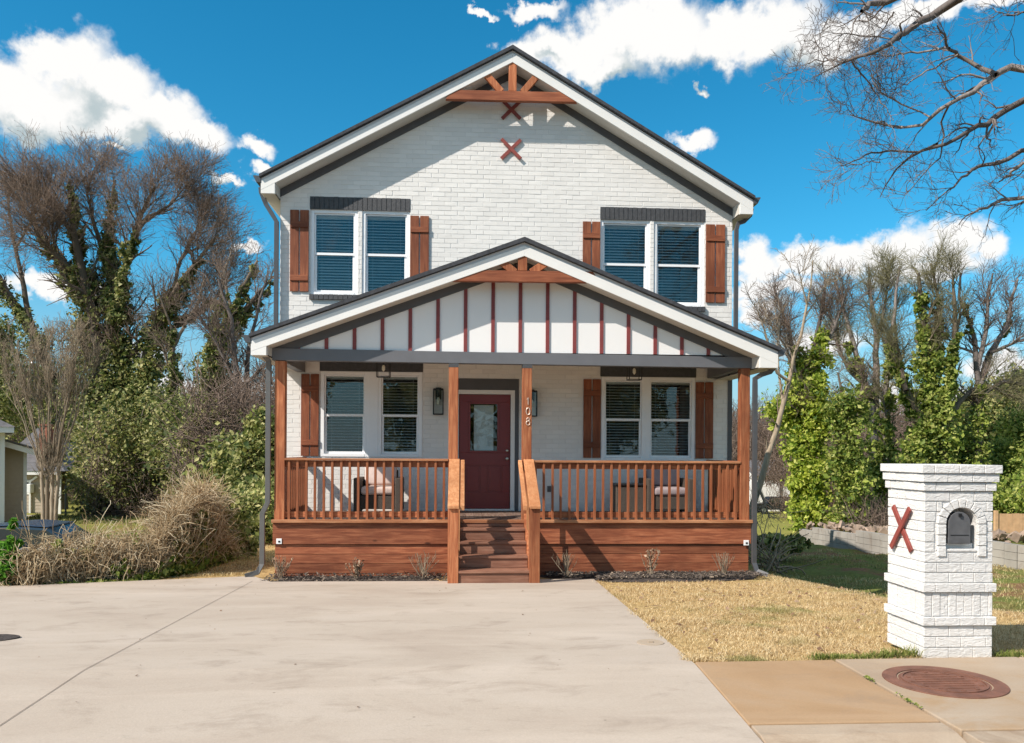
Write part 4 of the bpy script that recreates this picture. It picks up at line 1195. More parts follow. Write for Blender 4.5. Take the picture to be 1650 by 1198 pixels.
def manhole():
    t = thing('manhole_cover', 'large round rusty iron manhole cover set in the sidewalk', 'manhole cover', (3.37, 5.45, .384))
    def ring(mb, r0, r1, z0, z1, n=64):
        P = []; F = []
        for k in range(n):
            a = 2 * math.pi * k / n; c, s = math.cos(a), math.sin(a)
            P += [(r0 * c, r0 * s, z0), (r0 * c, r0 * s, z1), (r1 * c, r1 * s, z1), (r1 * c, r1 * s, z0)]
            q = ((k + 1) % n) * 4; b = k * 4
            F += [(b + 1, b + 2, q + 2, q + 1), (b, b + 1, q + 1, q), (b + 2, b + 3, q + 3, q + 2), (b + 3, b, q, q + 3)]
        mb.add(P, F)
    mb = MB(); ring(mb, .30, .395, -.03, .008); mb.build('frame', M['iron'], t, bevel=.002)
    mb = MB(); n = 64; mb.prismz([(.29 * math.cos(2 * math.pi * k / n), .29 * math.sin(2 * math.pi * k / n)) for k in range(n)], -.03, .002); ring(mb, .26, .275, .002, .009)
    for k in range(7):
        w = .2 - abs(k - 3) * .02; mb.box(-w, w, -.165 + k * .055 - .006, -.165 + k * .055 + .006, .002, .007)
    for k in range(12):
        a = k * math.pi / 6; mb.box(.225 * math.cos(a) - .012, .225 * math.cos(a) + .012, .225 * math.sin(a) - .012, .225 * math.sin(a) + .012, .002, .008)
    mb.build('lid', M['iron'], t)


manhole()
mb = MB(); mb.prismz([(1.62 + .115 * math.cos(a), 6.85 + .115 * math.sin(a)) for a in np.linspace(0, 2 * math.pi, 20)[:-1]], zs(6.85) + .001, zs(6.85) + .008)
mb.box(1.60, 1.64, 6.83, 6.87, zs(6.85) + .009, zs(6.85) + .02)
tag(mb.build('cleanout_cap', M['stonecap'] if 'stonecap' in M else M['kerb']), 'small round concrete cleanout cap near the right edge of the driveway', 'cap')
mb = MB(); mb.prismz([(-4.08 + .2 * math.cos(a) * (1 + .1 * math.sin(3 * a)), 7.30 + .15 * math.sin(a)) for a in np.linspace(0, 2 * math.pi, 20)[:-1]], zs(7.3) + .001, zs(7.3) + .010)
tag(mb.build('drain_cover', M['mulch']), 'small dark round drain cover at the left edge of the driveway', 'drain cover')

# ------------------------------------------------------------------ far buildings, fences, cars
def wall_block(name, x0, x1, y0, y1, z0, z1, m, par):
    mb = MB(); mb.box(x0, x1, y0, y1, z0, z1); return mb.build(name, m, par)


def lap(par, x0, x1, y, z0, z1, m, step=.19, name='wall'):
    """lap siding: each course a slightly tilted board"""
    mb = MB(); z = z0
    while z < z1: 
        zt_ = min(z + step, z1); mb.add([(x0, y - .02, z), (x1, y - .02, z), (x1, y - .002, zt_), (x0, y - .002, zt_), (x0, y + .1, z), (x1, y + .1, z), (x1, y + .1, zt_), (x0, y + .1, zt_)],
                                        [(0, 1, 2, 3), (4, 0, 3, 7), (1, 5, 6, 2), (0, 4, 5, 1), (3, 2, 6, 7), (5, 4, 7, 6)]); z += step
    return mb.build(name, m, par)


# near neighbour on the left: a corner of tan siding with a hip eave
nb = thing('neighbour_house', 'tan lap sided house corner with white trim at the left edge', 'house', (0, 0, 0), group=None)
Y = 36.0; xr = at(7, 700, Y)[0]; zg = hz(xr, Y) - .2; ze = at(5, 697, Y)[2]
lap(nb, xr - 7, xr, Y, zg, ze, M['siding'])
wall_block('corner_board', xr - .16, xr + .02, Y - .04, Y - .022, zg, ze, M['trim'], nb)
wall_block('side_wall', xr - .12, xr - .01, Y + .11, Y + 8, zg, ze, M['siding'], nb)
xe = at(27, 690, Y - .7)[0]
xe = xr + .35
mb = MB(); mb.box(xr - 8, xe, Y - .7, Y - .66, ze - .02, ze + .22); mb.box(xr - 8, xe - .01, Y - .66, Y + 8, ze - .02, ze + .0); mb.build('eave_board', M['trim'], nb)
mb = MB(); rz0 = ze + .225
mb.add([(xr - 8, Y - .75, rz0), (xe + .05, Y - .75, rz0), (xr - 3.2, Y + 3.4, rz0 + 2.0), (xr - 8, Y + 3.4, rz0 + 2.0), (xe + .05, Y + 8, rz0)], [(0, 1, 2, 3), (1, 4, 2)]); mb.build('roof', M['rooflight'], nb)
# lower gabled wing of the same house
x2 = at(18, 700, Y + 2)[0]
x2 = xr + .85
lap(nb, xr + .02, x2, Y + 1.5, zg, at(18, 716, Y + 2)[2], M['siding'])
wall_block('corner_board', x2 - .12, x2 + .02, Y + 1.46, Y + 1.478, zg, at(18, 716, Y + 2)[2], M['trim'], nb)
A = at(6, 706, Y + 1.4); B = (xr + 1.25, 0, at(33, 726, Y + 1.4)[2])
mb = MB(); mb.prism([(A[0] - .4, A[2] + .25), (B[0], B[2]), (B[0], B[2] - .25), (A[0] - .4, A[2] + 0.0)], Y + .9, Y + 1.0); mb.build('rake_board', M['trim'], nb)
mb = MB(); mb.prism([(A[0] - .4, A[2] + .34), (B[0] + .05, B[2] + .09), (B[0] + .05, B[2] + .02), (A[0] - .4, A[2] + .27)], Y + .85, Y + 5); mb.build('roof', M['rooflight'], nb)
ca, sa = math.cos(.5), math.sin(.5); nb.rotation_euler = (0, 0, .5); nb.location = (xr - (ca * xr - sa * Y), Y - (sa * xr + ca * Y), 0)
# farther house with grey roof and red chimney
fb = thing('far_house', 'low tan house with grey shingle roof, window air conditioner and red brick chimney', 'house', (0, 0, 0))
Y = 50.0; P_ = lambda u, v, d=0: at(u, v, Y + d)
x0_, x1_ = P_(-10, 780)[0], P_(98, 780)[0]; zg = hz((x0_ + x1_) / 2, Y) - .3; ze = P_(50, 765)[2]
lap(fb, x0_, x1_, Y, zg, ze, M['siding2'] if 'siding2' in M else M['siding'], .2)
mb = MB(); mb.box(x0_, x1_, Y - .5, Y - .45, ze - .0, ze + .22); mb.box(x0_, x1_, Y - .45, Y + .1, ze, ze + .03); mb.build('eave_board', M['trim'], fb)
rg = P_(60, 690, 6)[2]
mb = MB(); mb.add([(x0_, Y - .55, ze + .23), (P_(112, 760)[0], Y - .55, ze + .23), (P_(60, 690, 5)[0], Y + 5, rg), (x0_, Y + 5, rg), (P_(112, 760)[0], Y + 11, ze + .23)], [(0, 1, 2, 3), (1, 4, 2)])
for k in range(9):
    tt = (k + .5) / 9; mb.add([(x0_, Y - .55 + 5.55 * tt, ze + .24 + (rg - ze - .23) * tt), (P_(112, 760)[0] + (P_(60, 690, 5)[0] - P_(112, 760)[0]) * tt, Y - .55 + 5.55 * tt, ze + .24 + (rg - ze - .23) * tt),
                               (P_(112, 760)[0] + (P_(60, 690, 5)[0] - P_(112, 760)[0]) * tt, Y - .5 + 5.55 * tt, ze + .29 + (rg - ze - .23) * tt), (x0_, Y - .5 + 5.55 * tt, ze + .29 + (rg - ze - .23) * tt)], [(0, 1, 2, 3)])
mb.build('roof', M['rooflight'], fb)
c0, c1 = P_(55, 700)[0], P_(74, 700)[0]
mb = MB(); mb.box(c0, c1, Y + .6, Y + 1.5, ze + .2, P_(60, 686)[2]); mb.box(c0 - .06, c1 + .06, Y + .54, Y + 1.56, P_(60, 686)[2], P_(60, 683)[2]); mb.build('chimney', M['rbrick'], fb)
for (u0, u1, v0, v1) in ((25, 38, 767, 822), (40, 50, 774, 797)):
    A = P_(u0, v0); B = P_(u1, v1); mb = MB(); mb.box(A[0], B[0], Y - .05, Y - .021, B[2], A[2]); w = mb.build('window_frame', M['trim'], fb)
    mb = MB(); mb.box(A[0] + .13, B[0] - .13, Y - .056, Y - .051, B[2] + .13, A[2] - .13); mb.build('pane', M['carglass'], w)
A = P_(49, 780); B = P_(56, 794); mb = MB(); mb.box(A[0], B[0], Y - .5, Y - .06, B[2], A[2]); mb.build('air_conditioner', M['white'], fb, bevel=.02)
mb = MB(); A = P_(64, 768); mb.rtube([(A[0], Y - .3, A[2]), (A[0] - .5, Y - .1, A[2] - .3), (A[0] - .5, Y - .1, zg)], .1, .08); mb.build('downspout', M['trim'], fb)
wall_block('corner_board', x1_ - .3, x1_ + .02, Y - .04, Y - .022, zg, ze, M['trim'], fb)

# white house, brick house and the parked cars far away on the right
def gable_house(name, label, ul, ur, vt, vb, Y, mwall, mroof, ridge_v, depth=8, door=False):
    A = at(ul, vt, Y); B = at(ur, vb, Y); zg = hz(B[0], Y) - .5; t = thing(name, label, 'house', (0, 0, 0))
    wall_block('wall', A[0], B[0], Y, Y + depth, zg, A[2], mwall, t)
    zr = at(ul, ridge_v, Y + depth / 2)[2]
    mb = MB(); e = .4
    mb.add([(A[0] - e, Y - e, A[2] - .1), (B[0] + e, Y - e, A[2] - .1), (B[0] + e, Y + depth / 2, zr), (A[0] - e, Y + depth / 2, zr), (A[0] - e, Y + depth + e, A[2] - .1), (B[0] + e, Y + depth + e, A[2] - .1)], [(0, 1, 2, 3), (3, 2, 5, 4)])
    mb.build('roof', mroof, t)
    mb = MB(); mb.add([(A[0], Y, A[2]), (A[0], Y + depth, A[2]), (A[0], Y + depth / 2, zr - .1), (A[0] + .1, Y, A[2]), (A[0] + .1, Y + depth, A[2]), (A[0] + .1, Y + depth / 2, zr - .1)], [(0, 1, 2), (3, 5, 4)]); mb.build('gable', mwall, t)
    return t, A, B, zg


wh, A, B, zg = gable_house('white_house', 'white sided house with grey roof seen past the right porch post', 1216, 1268, 765, 815, 96, M['whitehouse'], M['rooflight'], 742)
mb = MB(); q = at(1258, 766, 95.9); mb.box(q[0] - .12, q[0] + .12, 95.86, 95.98, zg, q[2]); mb.build('downspout', M['down'], wh)
w2, A, B, zg = gable_house('small_white_house', 'small white house half hidden behind the ivy covered trunks', 1284, 1330, 772, 815, 104, M['whitehouse'], M['rooflight'], 756)
w3, A, B, zg = gable_house('brick_house', 'brown brick house glimpsed between ivy trees behind the block wall', 1385, 1425, 775, 812, 82, M['rbrick'], M['rooflight'], 762)


def suv(name, label, X, Y, sc, paint, body_h=1.75, lift=.42, rot=0):
    z = hz(X, Y); t = thing(name, label, 'car', (X, Y, z), rot)
    L = 4.4
    mb = MB(); mb.prism([(-2.2, lift), (2.2, lift), (2.2, 1.0), (2.15, 1.08), (-1.0, 1.1), (-2.1, 1.05), (-2.2, .9)], -.85, .85); b = mb.build('body', paint, t, bevel=.06)
    mb = MB(); mb.prism([(-1.0, 1.1), (2.15, 1.09), (2.1, body_h - .05), (2.0, body_h), (-.55, body_h), (-.7, body_h - .06)], -.78, .78); mb.build('cabin', paint, t, bevel=.05)
    for (xa, xb) in ((-.62, .2), (.3, 1.1), (1.2, 1.98)):
        for y in (-.79, .785): mb = MB(); mb.box(xa, xb, y, y + .01, 1.16, body_h - .12); mb.build('side_window', M['carglass'], t)
    mb = MB(); mb.add([(-1.0, -.68, 1.14), (-1.0, .68, 1.14), (-.74, .66, body_h - .1), (-.74, -.66, body_h - .1)], [(0, 1, 2, 3)]); mb.build('windscreen', M['carglass'], t)
    for x in (-1.4, 1.4):
        for y in (-.88, .68):
            mb = MB(); n = 20; mb.prism([(x + .39 * math.cos(2 * math.pi * k / n), .39 + .39 * math.sin(2 * math.pi * k / n)) for k in range(n)], y, y + .2); w = mb.build('wheel', M['tyre'], t, bevel=.02)
            mb = MB(); yy = y - .012 if y < 0 else y + .2; mb.prism([(x + .23 * math.cos(2 * math.pi * k / n), .39 + .23 * math.sin(2 * math.pi * k / n)) for k in range(n)], yy, yy + .012); mb.build('rim', M['rim'], w)
            mb = MB(); mb.prism([(x - .55, .55), (x - .38, .9), (x + .38, .9), (x + .55, .55), (x + .45, .55), (x + .3, .82), (x - .3, .82), (x - .45, .55)], y - .06 if y < 0 else y + .19, y + .02 if y < 0 else y + .26); mb.build('fender', M['tyre'], t)
    mb = MB(); mb.prism([(2.2, .75), (2.38, .75), (2.38, 1.4), (2.2, 1.4)], -.3, .35); mb.build('spare_wheel', M['tyre'], t, bevel=.05)
    for y in (-.84, .66): mb = MB(); mb.box(2.2, 2.24, y, y + .18, .95, 1.2); mb.build('tail_light', M['redlens'], t)
    return t


A = at(1247, 812, 84); suv('parked_suv', 'black boxy four door off road car parked before the white house', A[0], 84, 1, M['blackcar'])
A = at(1200, 812, 86)


def saloon(X, Y, z, rot, label):
    t = thing('parked_car', label, 'car', (X, Y, z), rot)
    mb = MB(); mb.prism([(-2.2, .25), (2.25, .25), (2.3, .6), (2.2, .92), (1.5, .98), (-1.1, .95), (-2.15, .78), (-2.25, .5)], -.88, .88); mb.build('body', M['bluecar'], t, bevel=.09)
    mb = MB(); mb.prism([(-1.15, .95), (1.75, .97), (1.1, 1.40), (.4, 1.45), (-.25, 1.42)], -.72, .72); mb.build('cabin', M['carglass'], t, bevel=.06)
    mb = MB(); mb.prism([(-.3, 1.42), (.4, 1.452), (1.12, 1.405), (1.1, 1.43), (.4, 1.48), (-.28, 1.445)], -.70, .70); mb.build('roof', M['bluecar'], t, bevel=.02)
    mb = MB(); mb.box(-.6, -.5, -.735, -.72, .97, 1.4) if False else None
    for x in (-1.35, 1.4):
        for y in (-.9, .7):
            mb = MB(); n = 20; mb.prism([(x + .33 * math.cos(2 * math.pi * k / n), .33 + .33 * math.sin(2 * math.pi * k / n)) for k in range(n)], y, y + .2); mb.build('wheel', M['tyre'], t, bevel=.02)
    for y in (-.87, .55): mb = MB(); mb.box(2.24, 2.33, y, y + .3, .62, .86); mb.build('tail_light', M['redlens'], t)


A = at(18, 842, 19.5); saloon(A[0], 19.5, A[2] - 1.47, .06, 'dark blue car half hidden behind the dry vines at the left edge')
mb = MB(); A = at(-60, 842, 26); B = at(118, 830, 40)
pv = [(-40, 22), (at(60, 835, 24)[0], 24), (at(122, 830, 38)[0], 38), (at(105, 825, 46)[0], 46), (-40, 46)]
mb.add([(x, y, hz(x, y) + .10) for x, y in pv], [tuple(range(5))]); tag(mb.build('neighbour_driveway', M['slab']), kind='structure')


def blockwall():
    t = thing('retaining_wall', 'low stepped retaining wall of grey concrete blocks beyond the lawn', 'wall', (0, 0, 0)); rng = random.Random(2)
    P0 = Vector((12.3, 28.6)); P1 = Vector((14.1, 19.6)); P2 = Vector((15.6, 15.5)); mb = MB(); mc = MB()
    segs = [(P0, P1, 24), (P1, P2, 12)]; n = 0
    for a, b, k in segs:
        d = (b - a) / k
        for i in range(k):
            p = a + d * i; q = p + d; n += 1
            zb = min(hz(p.x, p.y), hz(q.x, q.y)) - .25; base = hz(12.3, 28.6) - .1
            top = base + .62 + (n // 3) * .058 + (.0 if n % 6 < 3 else .07)
            rows = int((top - zb) / .2) + 1
            for r in range(rows):
                z1 = top - r * .2; off = .5 * (r % 2)
                pp = p + d * (off if False else 0)
                mb.beam((pp.x, pp.y, z1 - .1), (q.x - d.x * .02, q.y - d.y * .02, z1 - .1), .2, .19)
    mb.build('blocks', M['block'], t)
    # broken rubble lying on the bank behind the wall: one heap
    rb = MB()
    for i in range(260):
        f = rng.random(); p = P0 + (P2 - P0) * f; x = p.x + rng.uniform(.3, 1.6); y = p.y + rng.uniform(-.3, 1); s = rng.uniform(.04, .17)
        top = hz(12.3, 28.6) + .5 + f * .75
        Mx = Matrix.Translation((x, y, top + rng.uniform(-.05, .12))) @ Matrix.Rotation(rng.uniform(0, 6), 4, (rng.random(), rng.random(), rng.random()))
        rb.box(-s, s, -s * .8, s * .7, -s * .35, s * .3, M=Mx)
    tag(rb.build('rubble', M['rubble'], bevel=.01), kind='stuff')
    # the bank of soil retained by the wall
    bk = MB(); N_ = 16
    for i in range(N_):
        f0, f1 = i / N_, (i + 1) / N_; a = P0 + (P2 - P0) * f0; b = P0 + (P2 - P0) * f1
        za = hz(12.3, 28.6) + .38 + f0 * .72; zb_ = hz(12.3, 28.6) + .38 + f1 * .72
        bk.add([(a.x + .12, a.y, za), (b.x + .12, b.y, zb_), (b.x + 3.5, b.y + 1.5, zb_ + .1), (a.x + 3.5, a.y + 1.5, za + .1), (a.x + 9, a.y + 5, hz(a.x + 9, a.y + 5) - .3), (b.x + 9, b.y + 5, hz(b.x + 9, b.y + 5) - .3)], [(0, 1, 2, 3), (3, 2, 5, 4)])
    tag(bk.build('bank', M['ground']), kind='structure')


M['rubble'] = plain('rubble_stone', (.30, .22, .165), .95, var=.45, scale=2.5, bmp=.6)
blockwall()
t = thing('board_fence', 'orange brown vertical board fence behind the rubble at the right', 'fence', (0, 0, 0))
A = at(1609, 828, 30); B = at(1700, 830, 30); mb = MB(); x = A[0]
while x < B[0] + 4: mb.box(x, x + .135, 30 + RS.uniform(-.01, .01), 30.03, A[2] - 2.2, A[2] - .0 + RS.uniform(-.015, .015)); x += .14
mb.build('boards', M['fence'], t)
mb = MB(); mb.box(A[0] - .16, A[0] - .04, 29.95, 30.07, A[2] - 2.2, A[2] + .12); mb.build('post', M['fence'], t)
t = thing('iron_fence', 'black iron picket fence between the pillar and the board fence', 'fence', (0, 0, 0))
x = at(1560, 830, 31)[0]; zt_ = at(1600, 828, 31)[2]; mb = MB()
while x < A[0] + .3: mb.box(x - .012, x + .012, 30.99, 31.01, zt_ - 2, zt_); x += .11
mb.build('pickets', M['metal'], t); mb = MB(); mb.box(at(1560, 830, 31)[0], A[0] + .3, 31.012, 31.04, zt_ - .2, zt_ - .16); mb.build('rail', M['metal'], t)
# chain link fence posts on the left lawn
t = thing('wire_fence', 'thin galvanised wire fence across the back of the left lawn', 'fence', (0, 0, 0)); Y = 44
for u in (106, 167, 241, 300):
    A = at(u, 783, Y); mb = MB(); mb.tube([(A[0], Y, hz(A[0], Y) - .1), (A[0], Y, A[2])], .045, 6); mb.build('post', M['down'], t)
A = at(106, 784, Y); B = at(300, 786, Y); mb = MB(); mb.tube([(A[0], Y, A[2]), (B[0], Y, B[2])], .03, 6); mb.build('rail', M['down'], t)

# ------------------------------------------------------------------ trees
def limbs_from(trace, Y, rng, dy=1.2, K=12):
    """trace: list of (pixel polyline, r0, r1, depth shift at the tip)"""
    P = []; R = []
    for pts, r0, r1, tip in trace:
        n = len(pts); w = [at(u, v, Y + tip * i / max(1, n - 1)) for i, (u, v) in enumerate(pts)]
        q = resample(w, K); q[1:-1] += rng.normal(size=(K - 2, 3)) * .04 * np.linalg.norm(q[-1] - q[0]) / K
        P.append(q); R.append(np.linspace(r0, r1, K))
    return np.array(P), np.array(R)


def tree(name, label, cat, Y, trace, seed, levels, barkm, twigm, ivy=None, group=None, base=None):
    """traced trunk and limbs, then generations of branches and twigs, then ivy on the wood"""
    rng = np.random.default_rng(seed)
    P, R = limbs_from(trace, Y, rng)
    x, y = P[0, 0, 0], P[0, 0, 1]; z0 = hz(x, y)
    o = thing(name, label, cat, (0, 0, 0), group=group)
    o.location = (x, y, z0); off = np.array([x, y, z0])
    for i, tr_ in enumerate(trace):
        if tr_[0][0][1] >= 815: P[i, 0, 2] = hz(P[i, 0, 0], P[i, 0, 1]) - .2
    wood_ = [(P - off, R, 7)]; tw = []
    p, r = P, R
    for li, (m, L, spread, up, wob, rmin) in enumerate(levels):
        t0 = .38 if li == 0 else .15
        q, qr = spawn(rng, p, r, m, L, spread, up, K=6 if li < 2 else 5, t0=t0, wob=wob, rmin=rmin, rr=.36 if li == 0 else .5)
        if li == 0: wood_.append((q - off, qr, 5))
        else: tw.append((q - off, qr, 3))
        if li == 0:
            q = np.concatenate([q, ]); p2, r2 = resize(P, R, 6); sel = slice(None); p, r = np.concatenate([q, p2[:, :]]), np.concatenate([qr, r2])
        else: p, r = q, qr
    tube_obj('trunk', wood_, barkm, o, rng)
    if tw: tube_obj('crown', tw, twigm, o, rng)
    if ivy:
        C = []
        for (pts, rad, n, dz) in ivy['paths']:
            n = int(n * 1.7); rad = tuple(x_ * .82 for x_ in rad)
            w = np.array([at(u, v, Y + dz) for u, v in pts]); q = resample(w, 40)
            nc = max(3, n // 34); t = rng.random(nc) * 38.99; t = (t + 2.2 * np.sin(t * 1.1 + n)).clip(0, 38.99); i = t.astype(int); c = q[i] * (1 - (t - i))[:, None] + q[i + 1] * (t - i)[:, None]
            rr_ = np.interp(t / 39, [0, 1], rad if hasattr(rad, '__len__') else (rad, rad))
            d = nrm(rng.normal(size=(nc, 3))); rr_ = rr_ * (1 + .45 * np.sin(t * .9 + n * .01) * np.cos(t * .37)); c = c + d * (rr_ * rng.uniform(.3, 1.25, nc))[:, None]
            k = rng.integers(0, nc, n); sg = (rr_[k] * .24)[:, None]
            C.append(c[k] + rng.normal(size=(n, 3)) * sg)
        C = np.concatenate(C) - off
        keep = C[:, 2] > -.05; C = C[keep]
        leaves('ivy', C, ivy['size'], ivy['mat'], rng, o)
    return o


def resize(P, R, K):
    n, K0, _ = P.shape; t = np.linspace(0, K0 - 1, K); i = np.minimum(t.astype(int), K0 - 2); f = t - i
    return P[:, i] * (1 - f)[None, :, None] + P[:, i + 1] * f[None, :, None], R[:, i] * (1 - f) + R[:, i + 1] * f


LV = lambda a, b, c, L=5, r=.012, up=.35: [(max(6, a - 2), L * .66, .72, up * .6, .14, .016), (b, L * .44, .72, up * .3, .18, r * .75), (max(3, c), L * .27, .78, .12, .22, r * .48)]
GL = 'trees behind the left thicket'
tree('ivy_covered_tree', 'tallest left tree, two thick ivy clad trunks under a wide reddish bare crown', 'tree', 44, [
    ([(165, 822), (168, 700), (160, 600), (150, 520), (140, 460), (128, 400), (118, 350), (112, 290)], .55, .08, -1),
    ([(205, 822), (208, 700), (195, 600), (185, 520), (180, 470), (172, 420), (175, 360), (185, 290)], .5, .07, 1),
    ([(205, 700), (225, 620), (245, 540), (275, 480), (300, 440), (330, 410), (352, 378)], .35, .06, -1.5),
    ([(150, 520), (120, 460), (95, 420), (60, 370), (35, 330), (10, 300)], .25, .05, 2),
    ([(185, 520), (200, 440), (215, 380), (235, 330), (250, 300)], .26, .05, -2),
    ([(140, 460), (100, 420), (72, 395), (55, 370)], .2, .04, -2), ([(245, 540), (300, 520), (350, 480), (372, 440)], .15, .03, 1),
    ([(128, 400), (95, 340), (60, 310), (40, 290)], .15, .03, -1), ([(172, 420), (150, 360), (140, 310), (150, 275)], .15, .03, 1.5), ([(215, 380), (240, 350), (275, 330), (300, 300)], .12, .03, 1.5),
    ([(275, 480), (290, 420), (310, 380), (330, 350)], .12, .03, 2)],
    11, LV(20, 9, 9, 5.0, .013, .22), M['bark'], M['twigr'],
    {'mat': M['ivyd'], 'size': .15, 'paths': [([(160, 815), (163, 700), (152, 600), (140, 500), (128, 420), (122, 350)], (1.9, .4), 9500, 0), ([(208, 815), (212, 700), (196, 590), (184, 500), (178, 430), (172, 390)], (2.0, .5), 9500, 0),
                                             ([(212, 690), (240, 600), (262, 520), (290, 470)], (1.3, .45), 4200, -.6), ([(135, 470), (105, 430), (70, 395)], (.7, .35), 1600, 0), ([(175, 440), (176, 370), (186, 310)], (.5, .25), 1000, 0), ([(185, 520), (200, 440), (218, 380)], (.6, .3), 1300, -1.5), ([(122, 360), (113, 300)], (.3, .2), 400, -1), ([(245, 540), (300, 515), (345, 485)], (.45, .2), 900, 0.5), ([(290, 470), (325, 420)], (.4, .2), 600, -1)]}, GL)
tree('ivy_covered_tree', 'leaning ivy draped tree at the far left edge behind the pale shrub', 'tree', 56, [
    ([(100, 815), (85, 640), (62, 560), (30, 500), (-5, 455), (-40, 420)], .4, .15, 0), ([(62, 560), (40, 480), (25, 400), (10, 330), (15, 290)], .22, .05, 1), ([(30, 500), (-10, 430), (-40, 360), (-50, 310)], .2, .05, 0), ([(25, 400), (55, 350), (60, 310)], .1, .03, 0)],
    12, LV(10, 8, 6, 3.6, .012, .4), M['bark'], M['twig'],
    {'mat': M['ivyd'], 'size': .15, 'paths': [([(98, 800), (84, 650), (62, 560), (30, 500), (-10, 450)], (1.3, .5), 5200, 0), ([(20, 680), (10, 600), (-10, 520)], (2.0, 1.4), 5200, 1.5)]}, GL)
tree('ivy_covered_tree', 'forked dark ivy tree with pointed ends just left of the house', 'tree', 36, [
    ([(322, 815), (335, 700), (342, 620), (352, 560), (372, 500), (395, 455), (415, 420)], .35, .05, 0), ([(352, 560), (385, 510), (415, 475), (440, 445)], .2, .04, 1), ([(342, 620), (345, 540), (352, 490), (362, 455)], .16, .04, -1),
    ([(372, 500), (360, 440), (375, 400)], .08, .02, 1)],
    13, LV(7, 6, 5, 2.6, .010, .35), M['bark'], M['twig'],
    {'mat': M['ivyd'], 'size': .13, 'paths': [([(320, 800), (332, 700), (340, 620), (352, 565)], (1.0, .75), 6500, 0), ([(352, 565), (380, 500), (398, 460), (410, 430)], (.45, .16), 1500, 0), ([(362, 560), (392, 515), (425, 480), (438, 455)], (.42, .14), 1300, .8), ([(340, 600), (347, 520), (362, 480)], (.42, .2), 900, -.8)]}, GL)
tree('ivy_covered_tree', 'slim ivy wrapped trunk between the big crown and the forked tree', 'tree', 41, [
    ([(285, 820), (282, 700), (280, 600), (279, 540), (268, 500), (255, 470)], .2, .04, 0), ([(279, 560), (300, 520), (318, 490), (330, 450)], .1, .03, 1), ([(281, 620), (262, 560), (240, 530)], .08, .02, 0)],
    14, LV(8, 7, 5, 3.0, .011, .3), M['bark'], M['twig'],
    {'mat': M['ivyd'], 'size': .13, 'paths': [([(282, 800), (281, 700), (279, 600), (279, 540)], (.8, .25), 3200, 0)]}, GL)
tree('bare_tree', 'bare twin trunked tree hung with dead vines beside the left downspout', 'tree', 33, [
    ([(385, 820), (383, 720), (380, 620), (378, 560), (370, 500), (352, 450)], .22, .05, 0), ([(402, 820), (398, 700), (395, 620), (400, 560), (415, 500), (430, 450)], .18, .04, 1), ([(395, 620), (425, 590), (450, 575)], .09, .03, 0), ([(398, 700), (425, 640), (450, 610)], .08, .02, 0), ([(380, 620), (352, 560), (330, 520)], .08, .02, 0)],
    15, LV(12, 8, 5, 2.6, .011, .25), M['barkg'], M['twig'], None, GL)
# the pale many stemmed shrub in front of the neighbour's house
tr = []
rg_ = random.Random(4)
for u0, u1 in ((68, 70), (76, 76), (84, 83), (93, 89)): tr.append(([(u1, 826), (u0, 790), (u0 + (u0 - 80) * .1, 745)], .075, .05, 0))
for k in range(20):
    u0 = 64 + k * 1.7; du = (k - 9.5) * 6.5 + rg_.uniform(-10, 10)
    tr.append(([(u0, 752), (u0 + du * .25, 705), (u0 + du * .6, 645), (u0 + du * .9, 590), (u0 + du, 548 + abs(du) * .35)], rg_.uniform(.02, .04), .01, rg_.uniform(-1.2, 1.2)))
tree('crape_myrtle', 'pale leafless many stemmed shrub fanning out before the tan house', 'shrub', 30, tr, 16, [(9, 1.5, .4, .5, .1, .008), (5, .8, .5, .35, .14, .006), (3, .4, .5, .25, .2, .005)], M['barkl'], M['barkl'])

GR = 'trees behind the block wall'
tree('leaning_tree', 'thin pale leafless tree leaning right beside the porch roof corner', 'tree', 25, [
    ([(1205, 850), (1217, 795), (1232, 750), (1262, 660), (1272, 615), (1285, 560), (1298, 510), (1304, 460), (1310, 420)], .12, .02, 0),
    ([(1262, 660), (1255, 600), (1252, 560), (1256, 520)], .05, .02, .5), ([(1272, 615), (1250, 600), (1240, 560), (1228, 520), (1215, 490)], .05, .012, -.5), ([(1298, 510), (1318, 480), (1335, 455)], .03, .01, .4), ([(1300, 490), (1290, 450), (1285, 425)], .03, .01, -.4), ([(1222, 785), (1232, 810), (1240, 835)], .05, .02, -.6)],
    21, [(5, 1.5, .7, .3, .2, .01), (5, .7, .7, .2, .25, .006), (3, .35, .7, .1, .25, .005)], M['barkl'], M['barkl'])
tree('ivy_covered_tree', 'lime green ivy column, leftmost of the right side trees', 'tree', 38, [
    ([(1300, 862), (1298, 760), (1300, 660), (1310, 580), (1325, 500), (1330, 450)], .3, .05, 0), ([(1300, 660), (1280, 590), (1270, 530), (1250, 470)], .16, .04, 1), ([(1310, 580), (1345, 530), (1360, 480)], .14, .04, -1), ([(1300, 640), (1265, 560), (1240, 520)], .1, .03, -1)],
    22, LV(12, 10, 7, 3.4, .012, .35), M['barkg'], M['twig'],
    {'mat': M['ivyl'], 'size': .15, 'paths': [([(1296, 850), (1294, 760), (1294, 680), (1298, 620)], (.62, 1.15), 6500, 0), ([(1318, 850), (1312, 760), (1312, 700), (1318, 580), (1322, 545)], (.9, .45), 6000, -.5), ([(1292, 640), (1286, 590), (1284, 560)], (.7, .25), 1300, 0), ([(1250, 665), (1280, 655)], (.7, .7), 1400, 0)]}, GR)
